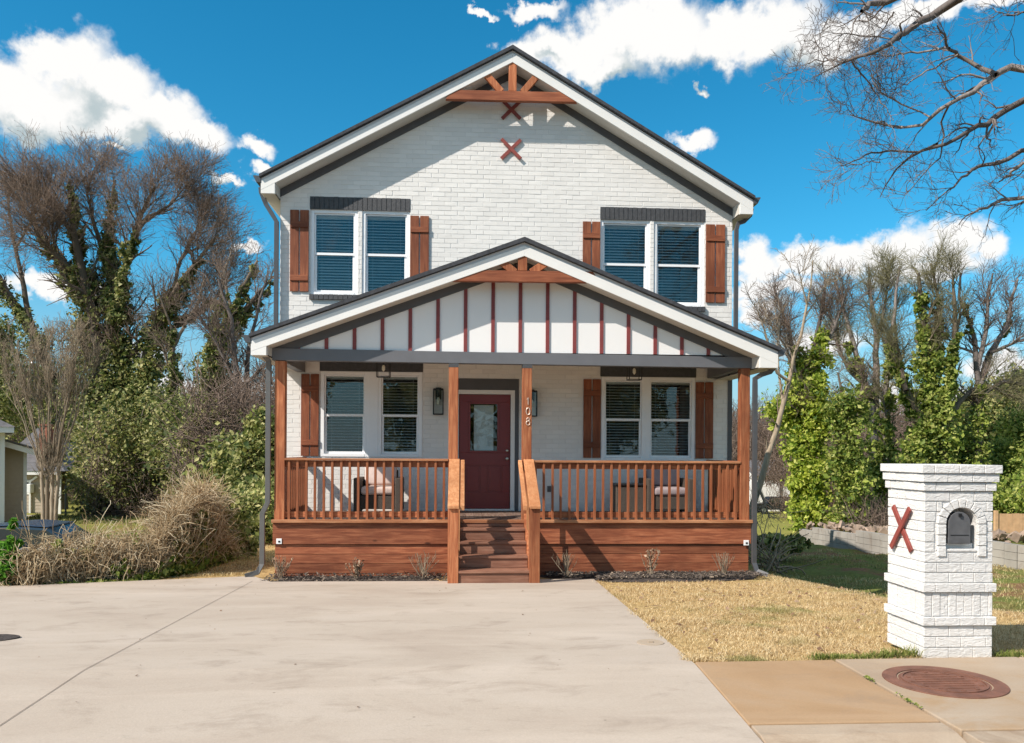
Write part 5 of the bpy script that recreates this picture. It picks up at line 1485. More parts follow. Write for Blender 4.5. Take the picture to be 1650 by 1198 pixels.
tree('ivy_covered_tree', 'short bright ivy wrapped trunk between the lime column and the tall grey tree', 'tree', 36, [
    ([(1372, 862), (1370, 760), (1362, 690), (1358, 640), (1350, 600)], .2, .04, 0), ([(1362, 690), (1385, 640), (1395, 600)], .1, .03, 0)],
    23, LV(9, 8, 5, 2.3, .011, .3), M['bark'], M['twig'],
    {'mat': M['ivym'], 'size': .14, 'paths': [([(1372, 850), (1370, 760), (1364, 690), (1360, 650)], (.85, .8), 5200, 0), ([(1340, 665), (1382, 655)], (.5, .5), 1500, 0)]}, GR)
tree('ivy_covered_tree', 'tall grey green tree with many slender limbs left of the pillar', 'tree', 42, [
    ([(1415, 850), (1412, 760), (1408, 690), (1395, 620), (1375, 560), (1362, 500), (1345, 450)], .32, .05, 0), ([(1408, 690), (1410, 620), (1412, 550), (1405, 480), (1400, 430)], .25, .05, 1), ([(1425, 850), (1430, 740), (1428, 660), (1432, 580), (1440, 500), (1450, 430)], .25, .05, -1),
    ([(1395, 620), (1370, 600), (1350, 560), (1335, 500)], .14, .04, 1), ([(1412, 550), (1425, 500), (1430, 450)], .1, .03, 0)],
    24, LV(13, 10, 7, 3.6, .012, .5), M['barkg'], M['twigg'],
    {'mat': M['ivym'], 'size': .14, 'paths': [([(1414, 850), (1412, 760), (1405, 680), (1388, 610), (1370, 560)], (.9, .25), 4500, 0), ([(1428, 850), (1430, 740), (1430, 640), (1432, 560)], (.7, .25), 3000, -.5)]}, GR)
tree('ivy_covered_tree', 'broad ivy clad tree with V shaped limbs right behind the pillar', 'tree', 40, [
    ([(1518, 850), (1516, 740), (1510, 680), (1500, 620), (1492, 560), (1488, 500), (1480, 440)], .45, .07, 0), ([(1516, 740), (1490, 680), (1460, 630), (1440, 580), (1425, 545)], .28, .05, 1), ([(1510, 690), (1530, 620), (1538, 560), (1540, 500), (1535, 440)], .28, .05, -1),
    ([(1516, 700), (1545, 650), (1570, 625), (1590, 620), (1630, 640)], .18, .05, 0), ([(1500, 620), (1515, 540), (1512, 470), (1500, 425)], .18, .05, 0), ([(1460, 630), (1445, 560), (1440, 500)], .14, .04, 2)],
    25, LV(13, 10, 7, 3.4, .012, .45), M['bark'], M['twigg'],
    {'mat': M['ivym'], 'size': .15, 'paths': [([(1516, 840), (1516, 740), (1508, 680), (1498, 610), (1490, 540), (1485, 480)], (1.5, .3), 8500, 0), ([(1516, 730), (1480, 670), (1450, 610), (1430, 560)], (.8, .25), 3200, .7), ([(1512, 690), (1532, 610), (1538, 540)], (.7, .25), 2600, -.7), ([(1470, 830), (1475, 740), (1485, 690)], (1.3, .7), 4200, 0), ([(1500, 610), (1514, 540), (1512, 490)], (.5, .2), 1200, 0)]}, GR)
tree('bare_tree', 'open crowned pale tree at the right edge above the dark shrubs', 'tree', 40, [
    ([(1572, 850), (1574, 760), (1576, 680), (1578, 620), (1575, 570), (1562, 520), (1550, 480), (1548, 440)], .3, .05, 0), ([(1578, 620), (1595, 570), (1620, 530), (1632, 480), (1640, 450)], .2, .05, 1), ([(1576, 590), (1590, 530), (1592, 480), (1600, 440)], .14, .04, -1), ([(1578, 640), (1615, 615), (1650, 620), (1690, 640)], .12, .03, 0), ([(1595, 570), (1640, 550), (1680, 540)], .1, .03, 0), ([(1575, 570), (1545, 560), (1520, 540)], .08, .03, 0)],
    26, LV(12, 8, 6, 3.2, .012, .35), M['barkg'], M['twig'],
    {'mat': M['ivym'], 'size': .14, 'paths': [([(1572, 840), (1574, 760), (1577, 680), (1578, 620)], (.9, .25), 3600, 0), ([(1620, 540), (1632, 490)], (.25, .15), 300, 1), ([(1566, 540), (1552, 490)], (.25, .15), 300, 0)]}, GR)

# ------------------------------------------------------------------ shrubs and thickets
def bushmass(name, label, cat, blobs, size, m, seed, group=None, kind=None, parts='leaves', stems=M['twig']):
    """blobs: (u, v, Y, radius_x, radius_z, n) crowns of leaf clumps, on stems rising from the ground"""
    rng = np.random.default_rng(seed); C = []; P = []; R = []
    o = None
    for (u, v, Y, rx, rz, n) in blobs:
        n = int(n * 1.5)
        c = np.array(at(u, v, Y)); nc = max(4, n // 30); d = nrm(rng.normal(size=(nc, 3))) * (rng.random((nc, 1)) ** .45) * np.array([rx, rx * .8, rz])
        k = rng.integers(0, nc, n); C.append(c + d[k] + rng.normal(size=(n, 3)) * .16 * min(rx, rz))
        ns = max(3, nc // 10); g = c + d[rng.integers(0, nc, ns)]; b = np.stack([c[0] + rng.normal(size=ns) * rx * .25, c[1] + rng.normal(size=ns) * rx * .25, np.zeros(ns)], -1); b[:, 2] = hgt(b[:, 0], b[:, 1]) - .1
        t = np.linspace(0, 1, 6)[None, :, None]; q = b[:, None, :] * (1 - t) + g[:, None, :] * t + rng.normal(size=(ns, 6, 3)) * .04 * rz * (t > 0); P.append(q); R.append(np.linspace(.035, .012, 6)[None, :].repeat(ns, 0) * min(1, rz))
    C = np.concatenate(C)
    if kind == 'stuff':
        o = leaves(name, C, size, m, rng); tag(o, label, cat, group, 'stuff'); return o
    o = thing(name, label, cat, (0, 0, 0), group=group); leaves(parts, C, size, m, rng, o); tube_obj('stems', [(np.concatenate(P), np.concatenate(R), 4)], stems, o, rng)
    return o


def twigmass(name, boxes, m, seed, L=1.4, w=.02, up=.9, label=None):
    """uncountable bare twigs: boxes (u0, u1, v_top, v_bot, Y, depth, n)"""
    rng = np.random.default_rng(seed); P = []; R = []
    for (u0, u1, vt, vb, Y, dp, n) in boxes:
        a = at(u0, vt, Y); b = at(u1, vb, Y); k = 5
        x = rng.uniform(a[0], b[0], n); t = rng.random(n) ** 1.3; y = Y + rng.uniform(0, dp, n)
        edge = 1 - .35 * np.abs(np.sin(x * 1.3 + Y)) * rng.random(n); z = b[2] + (a[2] - b[2]) * t * edge - L * .5
        d = rng.normal(size=(n, 3)) * np.array([.55, .55, .4]); d[:, 2] += up; d = nrm(d); q = np.empty((n, k, 3)); q[:, 0] = np.stack([x, y, z], -1)
        for i in range(1, k): d = nrm(d + rng.normal(size=(n, 3)) * .22); q[:, i] = q[:, i - 1] + d * (L * rng.uniform(.5, 1.2, (n, 1)) / (k - 1))
        P.append(q); R.append(w * rng.uniform(.5, 1.2, (n, 1)) * np.linspace(1, .3, k)[None, :])
    o = tube_obj(name, [(np.concatenate(P), np.concatenate(R), 3)], m, None, rng); o['kind'] = 'stuff'
    tag(o, label, 'brush')
    return o


# far-off woods
twigmass('far_woods', [(-700, 60, 540, 760, 70, 25, 8000), (60, 470, 590, 770, 66, 22, 9000), (1180, 1330, 640, 745, 110, 20, 5000), (1330, 1700, 620, 770, 72, 20, 8000), (1700, 2400, 560, 770, 72, 20, 6000), (430, 1200, 640, 770, 80, 20, 3000)], M['brushwood'] if 'brushwood' in M else M['twig'], 31, 3.4, .05, 1.1, 'brown leafless woods far behind the house')
def farmass():
    rng = np.random.default_rng(32); C = []
    for (u0, u1, vt, Y, n) in [(-700, 60, 640, 92, 9000), (60, 470, 650, 92, 7000), (1180, 1700, 675, 125, 9000), (1700, 2400, 640, 98, 5000), (470, 1180, 680, 98, 4000)]:
        a = at(u0, vt, Y); b = at(u1, vt, Y); x = rng.uniform(a[0], b[0], n); top = a[2] * (.75 + .25 * np.sin(x * .35) * np.sin(x * .13 + 1)); zb = hgt(x, np.full(n, Y)) - .5
        C.append(np.stack([x, Y + rng.uniform(0, 10, n), zb + (top - zb) * rng.random(n) ** .8], -1))
    o = leaves('distant_treeline', np.concatenate(C), 1.1, M['brush'], rng); o['kind'] = 'stuff'; tag(o, 'brown distant treeline along the horizon', 'treeline')


farmass()
# dark understory behind the left bank
twigmass('left_brush', [(120, 440, 640, 822, 40, 8, 5200), (270, 440, 560, 860, 27, 6, 4200), (-60, 120, 560, 800, 63, 5, 1800)], M['twig'], 33, 1.5, .02, .6, 'tangled brown brush under the left trees')
bushmass('ivy_thicket', 'dark ivy thicket filling the space below the left trees', 'thicket',
         [(240, 700, 42, 3.2, 2.4, 9000), (190, 690, 47, 2.6, 3.0, 8000), (105, 715, 60, 3.0, 2.6, 5000), (300, 720, 38, 1.8, 2.4, 6000), (225, 775, 43, 3.6, 1.5, 5000), (345, 740, 30, 1.6, 2.0, 5000), (390, 770, 26, 1.4, 1.4, 4000), (20, 640, 64, 5, 4, 5000), (-60, 640, 64, 6, 5, 4000)], .13, M['ivyd'], 34, kind='stuff')
bushmass('green_shrub', 'olive leafy evergreen shrub directly left of the downspout', 'shrub', [(420, 722, 24, .62, 1.1, 3600), (408, 760, 24, .7, .9, 2400)], .10, M['ivyd'], 35)
# right side undergrowth
bushmass('ivy_undergrowth', 'green ivy undergrowth below the right side trees', 'undergrowth',
         [(1470, 800, 38, 1.1, 1.2, 2600), (1490, 750, 40, .8, 1.3, 2000), (1550, 790, 39, 1.2, 1.2, 2600), (1545, 730, 41, .7, 1.4, 1800), (1620, 750, 42, 1.2, 1.6, 3000), (1605, 810, 36, 1.8, .8, 2600), (1650, 700, 43, 1.3, 1.5, 2600), (1720, 730, 40, 2.5, 2.6, 4000), (1430, 822, 40, .9, .7, 1200), (1385, 835, 39, .9, .5, 900), (1700, 800, 34, 3, 1.5, 2500)], .14, M['ivym'], 36, kind='stuff')
bushmass('dark_evergreens', 'dark evergreen shrubs massed at the right edge', 'shrubs', [(1600, 680, 48, 2.6, 2.2, 6000), (1640, 660, 50, 2.6, 2.4, 6000), (1560, 690, 50, 2.2, 1.6, 3500), (1700, 670, 48, 3, 2.6, 5000)], .19, M['ivyd'], 37, kind='stuff')
twigmass('right_brush', [(1215, 1420, 620, 745, 106, 8, 3500), (1300, 1420, 660, 830, 54, 8, 2000), (1400, 1640, 620, 830, 54, 8, 3600), (1390, 1480, 800, 850, 34, 3, 500)], M['twig'], 38, 1.6, .022, .8, 'brown leafless brush between the right trees')
bushmass('ground_ivy', 'dark low ivy patch at the foot of the leaning tree', 'ground cover', [(1262, 876, 21.5, .75, .22, 2600), (1235, 872, 21.5, .4, .2, 900)], .09, M['ivyd'], 39)
# heap of cut branches beside the downspout
rng = np.random.default_rng(40); n = 46; c = np.array(at(1232, 880, 19)); c[2] = hz(c[0], c[1])
b = c + np.stack([rng.normal(size=n) * .35, rng.normal(size=n) * .3, np.abs(rng.normal(size=n)) * .1], -1); d = nrm(rng.normal(size=(n, 3)) * np.array([.5, .5, .5]) + np.array([0, 0, .8]))
q = np.empty((n, 5, 3)); q[:, 0] = b
for i in range(1, 5): d = nrm(d + rng.normal(size=(n, 3)) * .25 + np.array([0, 0, -.12])); q[:, i] = q[:, i - 1] + d * rng.uniform(.2, .42, (n, 1))
o = thing('brush_pile', 'heap of dead branches leaning by the right rear of the porch', 'brush pile', tuple(c)); tube_obj('branches', [(q - c, np.linspace(.025, .008, 5)[None, :].repeat(n, 0), 5)], M['barkl'], o, rng)

# ------------------------------------------------------------------ the dry vine bank at the left
def vines():
    rng = np.random.default_rng(50)
    U = [30, 60, 100, 150, 200, 250, 290, 330, 360, 395]; TOP = [915, 900, 893, 888, 884, 876, 830, 805, 850, 910]; BOT = [950, 948, 944, 940, 936, 932, 930, 925, 918, 915]; YS = [11.6, 11.75, 12.0, 12.2, 12.4, 12.7, 13.2, 13.8, 14.6, 15.6]

    def place(u, t, dy):
        Y = np.interp(u, U, YS) + dy; vt = np.interp(u, U, TOP) + 9 * np.sin(u * .11 + dy * 2) + 6 * np.sin(u * .05 + 2) + 7 * np.sin(u * .31 + dy * 5)
        A = np.array([at(a, b, y) for a, b, y in zip(u, vt, Y)]); zg = hgt(A[:, 0], A[:, 1]); z = zg + (np.maximum(A[:, 2], zg + .1) - zg) * t; return np.stack([A[:, 0], A[:, 1], z], -1)
    k = 7

    def strands(n, ua, ub, ta, tb, d0, jit, sag, La, Lb, dya=-.15, dyb=1.0):
        u = rng.uniform(ua, ub, n); c = rng.uniform(ua, ub, n // 14)[rng.integers(0, n // 14, n)] + rng.normal(size=n) * 4; u = np.clip(np.where(rng.random(n) < .6, c, u), ua, ub)
        p = place(u, rng.uniform(ta, tb, n) ** .7, rng.uniform(dya, dyb, n)); d = nrm(rng.normal(size=(n, 3)) * np.array([.7, .7, .5]) + np.array(d0)); q = np.empty((n, k, 3)); q[:, 0] = p; L = rng.uniform(La, Lb, (n, 1))
        for i in range(1, k): d = nrm(d + rng.normal(size=(n, 3)) * jit + np.array([0, -.02, -sag])); q[:, i] = q[:, i - 1] + d * L / (k - 1)
        q[:, :, 2] = np.maximum(q[:, :, 2], hgt(q[:, :, 0], q[:, :, 1]) + .01); return q
    q = np.concatenate([strands(1600, 262, 350, .8, 1.0, (0, 0, 1.0), .25, .10, .3, .65), strands(9000, 28, 392, .2, .98, (0, -.2, .2), .42, .28, .15, .45), strands(7000, 28, 392, .1, .9, (0, 0, 1.0), .30, .05, .12, .38), strands(4500, 28, 392, .3, 1.0, (0, 0, 0), .55, .05, .2, .6), strands(420, 28, 380, .85, 1.0, (0, 0, 1.3), .24, .12, .3, .8)])
    n = len(q); n2 = 1500; u = rng.uniform(24, 385, n2); p2 = place(u, np.zeros(n2), rng.uniform(-.25, .6, n2)); d = nrm(rng.normal(size=(n2, 3)) * np.array([.25, .25, .1]) + np.array([0, 0, 1])); q2 = np.empty((n2, k, 3)); q2[:, 0] = p2; Hh = (place(u, np.ones(n2), np.zeros(n2))[:, 2] - p2[:, 2])[:, None] * rng.uniform(.4, 1.25, (n2, 1))
    for i in range(1, k): d = nrm(d + rng.normal(size=(n2, 3)) * .16); q2[:, i] = q2[:, i - 1] + d * Hh / (k - 1)
    o = tube_obj('dry_vines', [(q, np.full((n, k), .0032) * rng.uniform(.6, 1.6, (n, 1)), 3), (q2, np.full((n2, k), .0048), 3)], M['straw'], None, rng); tag(o, 'tangled bank of dry tan vines along the left of the driveway', 'vines', kind='stuff')
    # withered leaves and a dark core
    n = 15000; u = rng.uniform(30, 395, n); C = place(u, rng.random(n) ** .6 * .98, rng.uniform(0, .9, n)); tag(leaves('withered_leaves', C, .045, M['straw'], rng), 'withered tan leaves caught in the dry vine bank', 'leaves', kind='stuff')
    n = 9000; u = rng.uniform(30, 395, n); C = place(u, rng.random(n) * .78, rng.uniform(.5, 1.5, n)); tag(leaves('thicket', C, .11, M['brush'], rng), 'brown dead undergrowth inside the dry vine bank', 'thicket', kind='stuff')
    # green growth at its foot and on its crest
    C = []
    for (ua, ub, t0, t1, n, dd) in [(70, 330, 0, .16, 4200, -.22), (235, 395, 0, .35, 2200, -.15), (82, 150, .70, 1.12, 3600, .15), (215, 250, .85, 1.1, 900, .2), (180, 215, .3, .6, 600, -.1)]:
        u = rng.uniform(ua, ub, n); C.append(place(u, rng.uniform(t0, t1, n), dd + rng.normal(size=n) * .08))
    tag(leaves('bank_ivy', np.concatenate(C), .06, M['ivym'], rng), 'green ivy along the foot and crest of the dry vine bank', 'ivy', kind='stuff')
    C = []; u = np.concatenate([rng.normal(338, 14, 3000), rng.normal(296, 8, 700), rng.normal(375, 12, 1600)]).clip(280, 394); C.append(place(u, rng.uniform(0, .8, len(u)), rng.uniform(-.25, .2, len(u)))); u = rng.uniform(335, 440, 3800)
    tag(leaves('dark_ivy', np.concatenate(C), .07, M['ivyd'], rng), 'dark ivy hanging on the tall right end of the vine bank', 'ivy', kind='stuff')


vines()
bushmass('dark_hedge', 'dark ivy hedge on the bank beside the left porch corner', 'hedge', [(395, 850, 17.5, .8, .75, 5200), (425, 830, 19, .8, .9, 4200), (350, 845, 15.2, .55, .6, 2600), (372, 885, 15.5, .5, .3, 1500)], .085, M['ivyd'], 51, kind='stuff')
o = bushmass('privet_sapling', 'bright green young leafy shrub at the left edge of the driveway', 'shrub', [(14, 920, 11.55, .16, .17, 800), (20, 885, 11.6, .10, .24, 500), (4, 900, 11.7, .16, .28, 700), (21, 850, 11.6, .035, .12, 130)], .055, M['fresh'], 52)

# ------------------------------------------------------------------ beds, small shrubs, grass
def bed(pts, zc, name):
    mb = MB(); n = len(pts); cx = sum(p_[0] for p_ in pts) / n; cy = sum(p_[1] for p_ in pts) / n
    P = [(x, y, zc(x, y)) for x, y in pts] + [(cx + (x - cx) * .8, cy + (y - cy) * .8, zc(x, y) + .035) for x, y in pts]
    mb.add(P, [(i, (i + 1) % n, (i + 1) % n + n, i + n) for i in range(n)] + [tuple(range(n, 2 * n))]); tag(mb.build(name, M['mulch']), kind='structure')


bed([(-2.9, 11.82), (-1.5, 11.82), (-.22, 11.82), (-.22, 12.66), (-1.5, 12.66), (-3.0, 12.66)], lambda x, y: -.0, 'flower_bed')
bed([(1.12, 12.02), (1.98, 12.02), (2.15, 11.72), (3.0, 11.66), (3.8, 11.78), (4.4, 12.0), (4.62, 12.4), (4.62, 12.66), (1.12, 12.66)], lambda x, y: hz(x, y) + .01, 'flower_bed')
rng = np.random.default_rng(60); n = 5200; x = np.concatenate([rng.uniform(-2.95, -.2, n // 3), rng.uniform(1.3, 4.65, n)]); y = rng.uniform(11.75, 12.66, len(x)); z = np.where(x < 0, .045, hgt(x, y) + .05) + rng.random(len(x)) * .03
k = (x < 0) | (((x > 2.0) | (y > 12.05)) & (y > 11.72 + np.maximum(0, x - 3.4) * .25))
tag(leaves('mulch', np.stack([x, y, z], -1)[k], .042, M['chips'], rng, flat=1, aspect=.4), 'dark wood chip mulch in the beds before the porch', 'mulch', kind='stuff')
BUSH = [(452, 935, 'leafy', 'tan twiggy shrub with a few dry leaves beside the left downspout', .38), (575, 933, 'leafy', 'small reddish dry shrub in the middle of the left bed', .30), (683, 930, 'twig', 'bare yellowish shrub close to the left newel post', .42),
        (912, 930, 'twig', 'pale bare shrub close to the right side of the steps', .38), (1047, 932, 'leafy', 'dry shrub with curled brown leaves in the middle of the right bed', .42), (1166, 934, 'twig', 'pale fan shaped bare shrub at the right end of the bed', .38)]
for i, (u, v, ty, lab, h) in enumerate(BUSH):
    rng = np.random.default_rng(70 + i); Y = 12.25; X = at(u, v, Y)[0]; z = (.03 if X < 0 else hz(X, Y) + .03); o = thing('dormant_shrub', lab, 'shrub', (X, Y, z), group='dormant shrubs in the porch beds')
    n = 16 if ty == 'twig' else 12; d = nrm(rng.normal(size=(n, 3)) * np.array([.42, .3, .05]) + np.array([0, 0, 1])); q = np.empty((n, 6, 3)); q[:, 0] = rng.normal(size=(n, 3)) * .015 * np.array([1, 1, 0])
    for kk in range(1, 6): d = nrm(d + rng.normal(size=(n, 3)) * .12 + np.array([0, 0, .05])); q[:, kk] = q[:, kk - 1] + d * h * rng.uniform(.8, 1.1, (n, 1)) / 5
    R = np.linspace(.006, .003, 6)[None, :].repeat(n, 0); q2, R2 = spawn(rng, q, R, 3, h * .35, .5, .5, K=4, rmin=.0025)
    tube_obj('stems', [(q, R, 4), (q2, R2, 3)], M['strawstem'] if 'strawstem' in M else M['barkl'], o, rng)
    if ty == 'leafy':
        m_ = 150; idx = rng.integers(0, len(q2), m_); C = q2[idx, rng.integers(1, 4, m_)] + rng.normal(size=(m_, 3)) * .012; leaves('leaves', C, .03, M['deadleaf'], rng, o)


def grass():
    rng = np.random.default_rng(80)

    def blades(name, X, Y, h, w, lean, green, label, kind='stuff'):
        n = len(X); Z = hgt(X, Y) - .005; a = rng.uniform(0, 2 * np.pi, n); l = rng.uniform(.1, 1, n) * lean; hh = h * rng.uniform(.4, 1.3, n) * (1 + .45 * np.sin(X * 5.3 + 2 * np.sin(Y * 1.7)) * np.sin(Y * 6.1 + X * 1.3))
        dx, dy = np.cos(a), np.sin(a); b = rng.uniform(0, 2 * np.pi, n); ex, ey = np.cos(b) * w, np.sin(b) * w
        base = np.stack([X, Y, Z], -1); e = np.stack([ex, ey, ex * 0], -1); mid = base + np.stack([dx * l * hh * .35, dy * l * hh * .35, hh * .55], -1); tip = base + np.stack([dx * l * hh, dy * l * hh, hh * (1 - .35 * l)], -1)
        V = np.stack([base - e, base + e, mid + e * .7, tip, mid - e * .7], 1).reshape(-1, 3); i = np.arange(n) * 5
        F1 = np.stack([i, i + 1, i + 2, i + 4], -1); F2 = np.stack([i + 4, i + 2, i + 3, i + 3], -1)
        me = D.meshes.new(name); F = [tuple(f) for f in F1]  # quads
        r = rng.random(n)
        V4 = np.stack([base - e, base + e, tip + e * .12, tip - e * .12], 1)
        V4 = np.stack([base - e, base + e, mid + e * .8, mid - e * .8, tip + e * .15, tip - e * .15], 1).reshape(-1, 3); i = np.arange(n) * 6
        Q = np.concatenate([np.stack([i, i + 1, i + 2, i + 3], -1), np.stack([i + 3, i + 2, i + 4, i + 5], -1)])
        o = np_mesh(name, V4, Q, M['blades'], np.concatenate([r, r])); at_ = o.data.attributes.new('green', 'FLOAT', 'FACE'); g = green if hasattr(green, '__len__') else np.full(n, green); at_.data.foreach_set('value', np.concatenate([g, g]).astype(np.float32)); tag(o, label, 'grass', kind=kind)

    def inpad(X, Y):
        xr = 1.70 + (Y - 6) * .036 - .05 * np.maximum(0, np.sin(Y * 9) * np.sin(Y * 23 + 1)) * rng.random(len(Y)); xc = np.interp(Y, [7.0, 7.8, 8.5, 9.5, 12.5], [40, 9, 6.3, 5.35, 4.85]); bedf = 12.0 - .32 * np.exp(-((X - 3.0) / 1.1) ** 2)
        return (X > xr + .02) & (X < xc + .45) & (Y > 6.1) & ((Y < bedf) | (X > 4.65)) & ~((abs(X - 3.92) < .33) & (abs(Y - 6.43) < .33)) & (Y < 13.2)
    n = 330000; Y = 6.08 + 6.9 * rng.random(n) ** 1.35; X = 1.6 + (3.4 + .75 * (Y - 4)) * rng.random(n); k = inpad(X, Y); k &= rng.random(n) < np.clip(.62 + .5 * np.sin(X * 2.1 + np.sin(Y * 3)) * np.sin(Y * 2.7 + X) + .25 * np.sin(X * 9) * np.sin(Y * 8 + 2), .10, 1); X, Y = X[k], Y[k]
    g = np.clip(1 - np.abs(Y - 6.18) / .13, 0, 1) * (X > 2.7) * np.clip(.4 + .6 * np.sin(X * 3), 0, 1)
    blades('lawn_grass', X, Y, .040, .0026, 1.5, g, 'dry straw coloured lawn right of the driveway')
    n = 420; X = rng.uniform(1.9, 6.5, n); Y = rng.uniform(6.2, 12, n); k = inpad(X, Y); C = np.stack([X[k], Y[k], hgt(X[k], Y[k]) + .025], -1); o = leaves('fallen_leaves', C, .035, M['deadleaf'], rng, flat=1); tag(o, 'brown fallen leaves scattered over the dry lawn', 'leaf litter', kind='stuff')
    n = 6000; X = rng.uniform(2.75, 7.5, n); Y = 6.12 + np.abs(rng.normal(size=n)) * .06; k = ~((abs(X - 3.92) < .33)); blades('edge_grass', X[k], Y[k], .075, .004, .8, 1.0, 'green grass fringe along the back of the sidewalk')
    # rough grass beyond the crest and left of the house
    n = 60000; Y = rng.uniform(7.5, 24, n); X = rng.uniform(4.5, 22, n) ; xc = np.interp(Y, [7.0, 7.8, 8.5, 9.5, 12.5, 25], [40, 9, 6.3, 5.35, 4.85, 5.0]); k = (X > xc + .3) & (np.sin(X * 1.1 + 1) * np.sin(Y * .9 + X * .4) > -.25) & (rng.random(n) < .9); X, Y = X[k], Y[k]
    blades('rough_grass', X, Y, .07, .007, 1.2, np.clip(.55 + .45 * np.sin(X * .8) * np.sin(Y * .7), 0, 1), 'rough green and tan grass on the lower right lawn')
    n = 16000; X = rng.uniform(-4.9, -3.3, n); Y = rng.uniform(12.75, 22, n); k = Y > 12.75 + (X + 3.2) * .43; blades('side_grass', X[k], Y[k], .045, .005, 1.3, .15, 'dry grass strip left of the house')
    n = 26000; X = rng.uniform(-22, -6, n); Y = rng.uniform(36, 48, n); blades('far_lawn_grass', X, Y, .16, .02, 1, .8, 'yellow green lawn behind the dry vines')
    # weeds in the sidewalk joint
    X = np.concatenate([2.873 + rng.normal(size=60) * .008, 2.873 + rng.normal(size=80) * .008]); Y = np.concatenate([5.52 + rng.normal(size=60) * .03, 5.02 + rng.normal(size=80) * .07])
    o = leaves('joint_weeds', np.stack([X, Y, .386 + rng.random(len(X)) * .012], -1), .011, M['ivym'], rng); tag(o, 'tiny green weeds growing in the sidewalk joint', 'weeds', kind='stuff')
    # leaf scraps on the driveway
    n = 46; X = rng.uniform(-5, 1.6, n); Y = rng.uniform(5, 11.6, n); C = np.stack([X, Y, np.array([zs(y) for y in Y]) + .006], -1); o = leaves('leaf_litter', C, .017, M['deadleaf'], rng, flat=2, rnd=rng.random(n) * .35); tag(o, 'scattered dead leaf scraps on the driveway', 'leaf litter', kind='stuff')


grass()

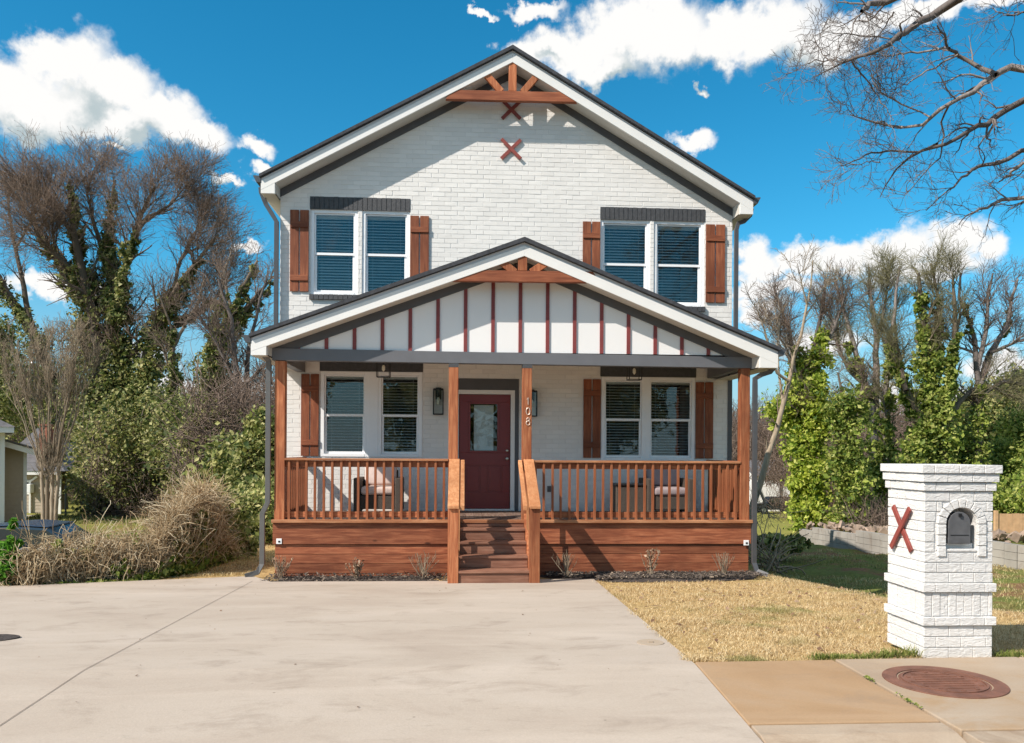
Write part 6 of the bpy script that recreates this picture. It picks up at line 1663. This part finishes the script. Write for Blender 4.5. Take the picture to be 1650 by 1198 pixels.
# ------------------------------------------------------------------ the near tree reaching in from the right
def street_tree():
    rng = np.random.default_rng(90); x0, y0 = 13.2, 11.0; z0 = hz(x0, y0)
    o = thing('street_tree', 'large leafless tree whose branches hang into the sky at top right', 'tree', (x0, y0, z0)); off = np.array([x0, y0, z0])
    top = np.array([x0 - .3, y0 - .2, 9.2])
    T = [([(1560, -14), (1535, 2), (1508, 22), (1480, 38), (1450, 58), (1420, 76), (1395, 90), (1370, 97), (1340, 110), (1308, 126)], .062, .006, 9.6), ([(1465, -22), (1440, -2), (1420, 4), (1400, 8), (1388, 18)], .05, .02, 9.3),
         ([(1700, 130), (1650, 115), (1628, 110), (1605, 121), (1570, 145), (1530, 168), (1500, 190), (1475, 208), (1440, 205), (1400, 195), (1370, 185)], .055, .005, 10), ([(1605, 121), (1575, 105), (1545, 88), (1530, 78), (1522, 60), (1510, 42)], .035, .008, 10),
         ([(1700, 135), (1650, 160), (1620, 180), (1590, 200), (1560, 212), (1530, 228), (1500, 238), (1470, 250), (1450, 268), (1432, 290), (1418, 318)], .05, .005, 10.4), ([(1510, 232), (1478, 246), (1440, 243), (1405, 248), (1370, 262), (1350, 268)], .018, .004, 10.3),
         ([(1700, 240), (1650, 245), (1615, 262), (1575, 268), (1545, 292), (1520, 315), (1492, 340)], .04, .005, 10.8), ([(1700, 250), (1650, 265), (1630, 278), (1610, 293)], .03, .01, 11), ([(1710, 320), (1650, 317), (1615, 323), (1590, 335), (1560, 345), (1545, 362)], .035, .005, 10.6),
         ([(1500, 190), (1480, 180), (1445, 165), (1420, 150), (1405, 125), (1392, 105), (1375, 98)], .012, .005, 9.9), ([(1530, 78), (1500, 84), (1470, 83), (1440, 90), (1405, 88)], .016, .004, 10), ([(1372, 97), (1392, 125), (1408, 148), (1425, 170), (1440, 195)], .012, .004, 9.7),
         ([(1530, 168), (1515, 200), (1520, 230), (1512, 255), (1480, 290), (1455, 315)], .014, .004, 10.2), ([(1545, 88), (1505, 110), (1470, 130), (1438, 145)], .014, .004, 9.9), ([(1440, 20), (1425, 45), (1410, 65), (1395, 78)], .01, .004, 9.5), ([(1360, 100), (1335, 95), (1305, 100), (1282, 112)], .012, .003, 9.6), ([(1345, 108), (1325, 85), (1310, 62), (1330, 50)], .01, .003, 9.5),
         ([(1650, 20), (1620, 25), (1600, 12)], .012, .004, 9.6), ([(1440, 205), (1415, 195), (1380, 190), (1350, 160)], .01, .003, 10), ([(1480, 38), (1440, 62), (1400, 60), (1360, 55), (1335, 65)], .012, .003, 9.5), ([(1418, 262), (1395, 262), (1372, 268), (1350, 262)], .008, .003, 10.3)]
    P = []; R = []
    for pts, r0, r1, Y in T:
        n = len(pts); q = resample([at(u, v, Y + .5 * math.sin(i * .9)) for i, (u, v) in enumerate(pts)], 14); q[1:-1] += rng.normal(size=(12, 3)) * .012; P.append(q); R.append(np.linspace(r0, r1, 14))
    # limbs from the trunk to where the traced branches begin
    main = [0, 1, 2, 4, 6, 7, 8]; C = []; CR = []
    for i in main:
        e = P[i][0]; s = off + (top - off) * np.clip((e[2] - z0 - 1.4) / (top[2] - z0), .25, .95); s = s if i > 1 else top + np.array([0, 0, .4]); m1 = s * .6 + e * .4 + np.array([0, 0, .35 if i > 1 else 1.3]); C.append(resample([s, m1, s * .25 + e * .75 + np.array([0, 0, .2 if i > 1 else .9]), e], 14)); CR.append(np.linspace(.13, R[i][0], 14))
    P, R = np.array(P), np.array(R); C, CR = np.array(C), np.array(CR)
    tr = resample([off + np.array([0, 0, -.3]), off + np.array([.05, 0, 2.2]), off + np.array([-.1, .1, 5]), top, top + np.array([.2, .3, 2.5])], 14)[None]; trr = np.interp(np.linspace(0, 1, 14), [0, .1, .7, 1], [.42, .32, .2, .06])[None]
    q1, r1 = spawn(rng, P, R, 9, .75, .7, .1, K=7, t0=.12, wob=.26, rr=.45, rmin=.0035, grav=.02)
    q2, r2 = spawn(rng, q1, r1, 5, .42, .7, .12, K=6, t0=.15, wob=.28, rr=.5, rmin=.0024)
    q3, r3 = spawn(rng, q2, r2, 3, .2, .7, .1, K=4, t0=.2, wob=.28, rr=.6, rmin=.0019)
    tube_obj('trunk', [(tr - off, trr, 12), (C - off, CR, 8), (P - off, R, 7)], M['barkg'], o, rng)
    c1, cr1 = spawn(rng, np.concatenate([tr, C]), np.concatenate([trr, CR]), 7, 1.8, .8, .5, K=6, rmin=.01); c2, cr2 = spawn(rng, c1, cr1, 5, .9, .7, .3, K=5, rmin=.006)
    kp = c2[:, :, 0].min(1) > 8.6; kp1 = c1[:, :, 0].min(1) > 8.6
    tube_obj('twigs', [(q1 - off, r1, 4), (q2 - off, r2, 3), (q3 - off, r3, 3), (c1[kp1] - off, cr1[kp1], 4), (c2[kp] - off, cr2[kp], 3)], M['twigdark'] if 'twigdark' in M else M['barkg'], o, rng)


street_tree()
# trees across the street behind the viewer: they show in the window glass
rng = np.random.default_rng(95)
for (x, y, h, w, lab) in [(-14, -30, 11, 4.5, 'rounded evergreen tree across the street, left of the viewer'), (-2, -36, 9, 5, 'broad evergreen tree straight across the street behind the viewer'), (11, -31, 12, 4.5, 'tall evergreen tree across the street, right of the viewer'), (24, -34, 10, 6, 'farthest evergreen tree across the street, far right of the viewer')]:
    o = thing('evergreen_tree', lab, 'tree', (x, y, 0), group='evergreens across the street')
    n = 2600; c = nrm(rng.normal(size=(70, 3))) * rng.random((70, 1)) ** .4 * np.array([w, w, h * .4]) + np.array([0, 0, h * .58]); C = c[rng.integers(0, 70, n)] + rng.normal(size=(n, 3)) * .6
    leaves('crown', C, .55, M['ivyd'], rng, o); tube_obj('trunk', [(np.array([[[0, 0, -.3], [0, .1, h * .3], [0, 0, h * .8]]]), np.array([[.35, .25, .08]]), 7)], M['bark'], o, rng)
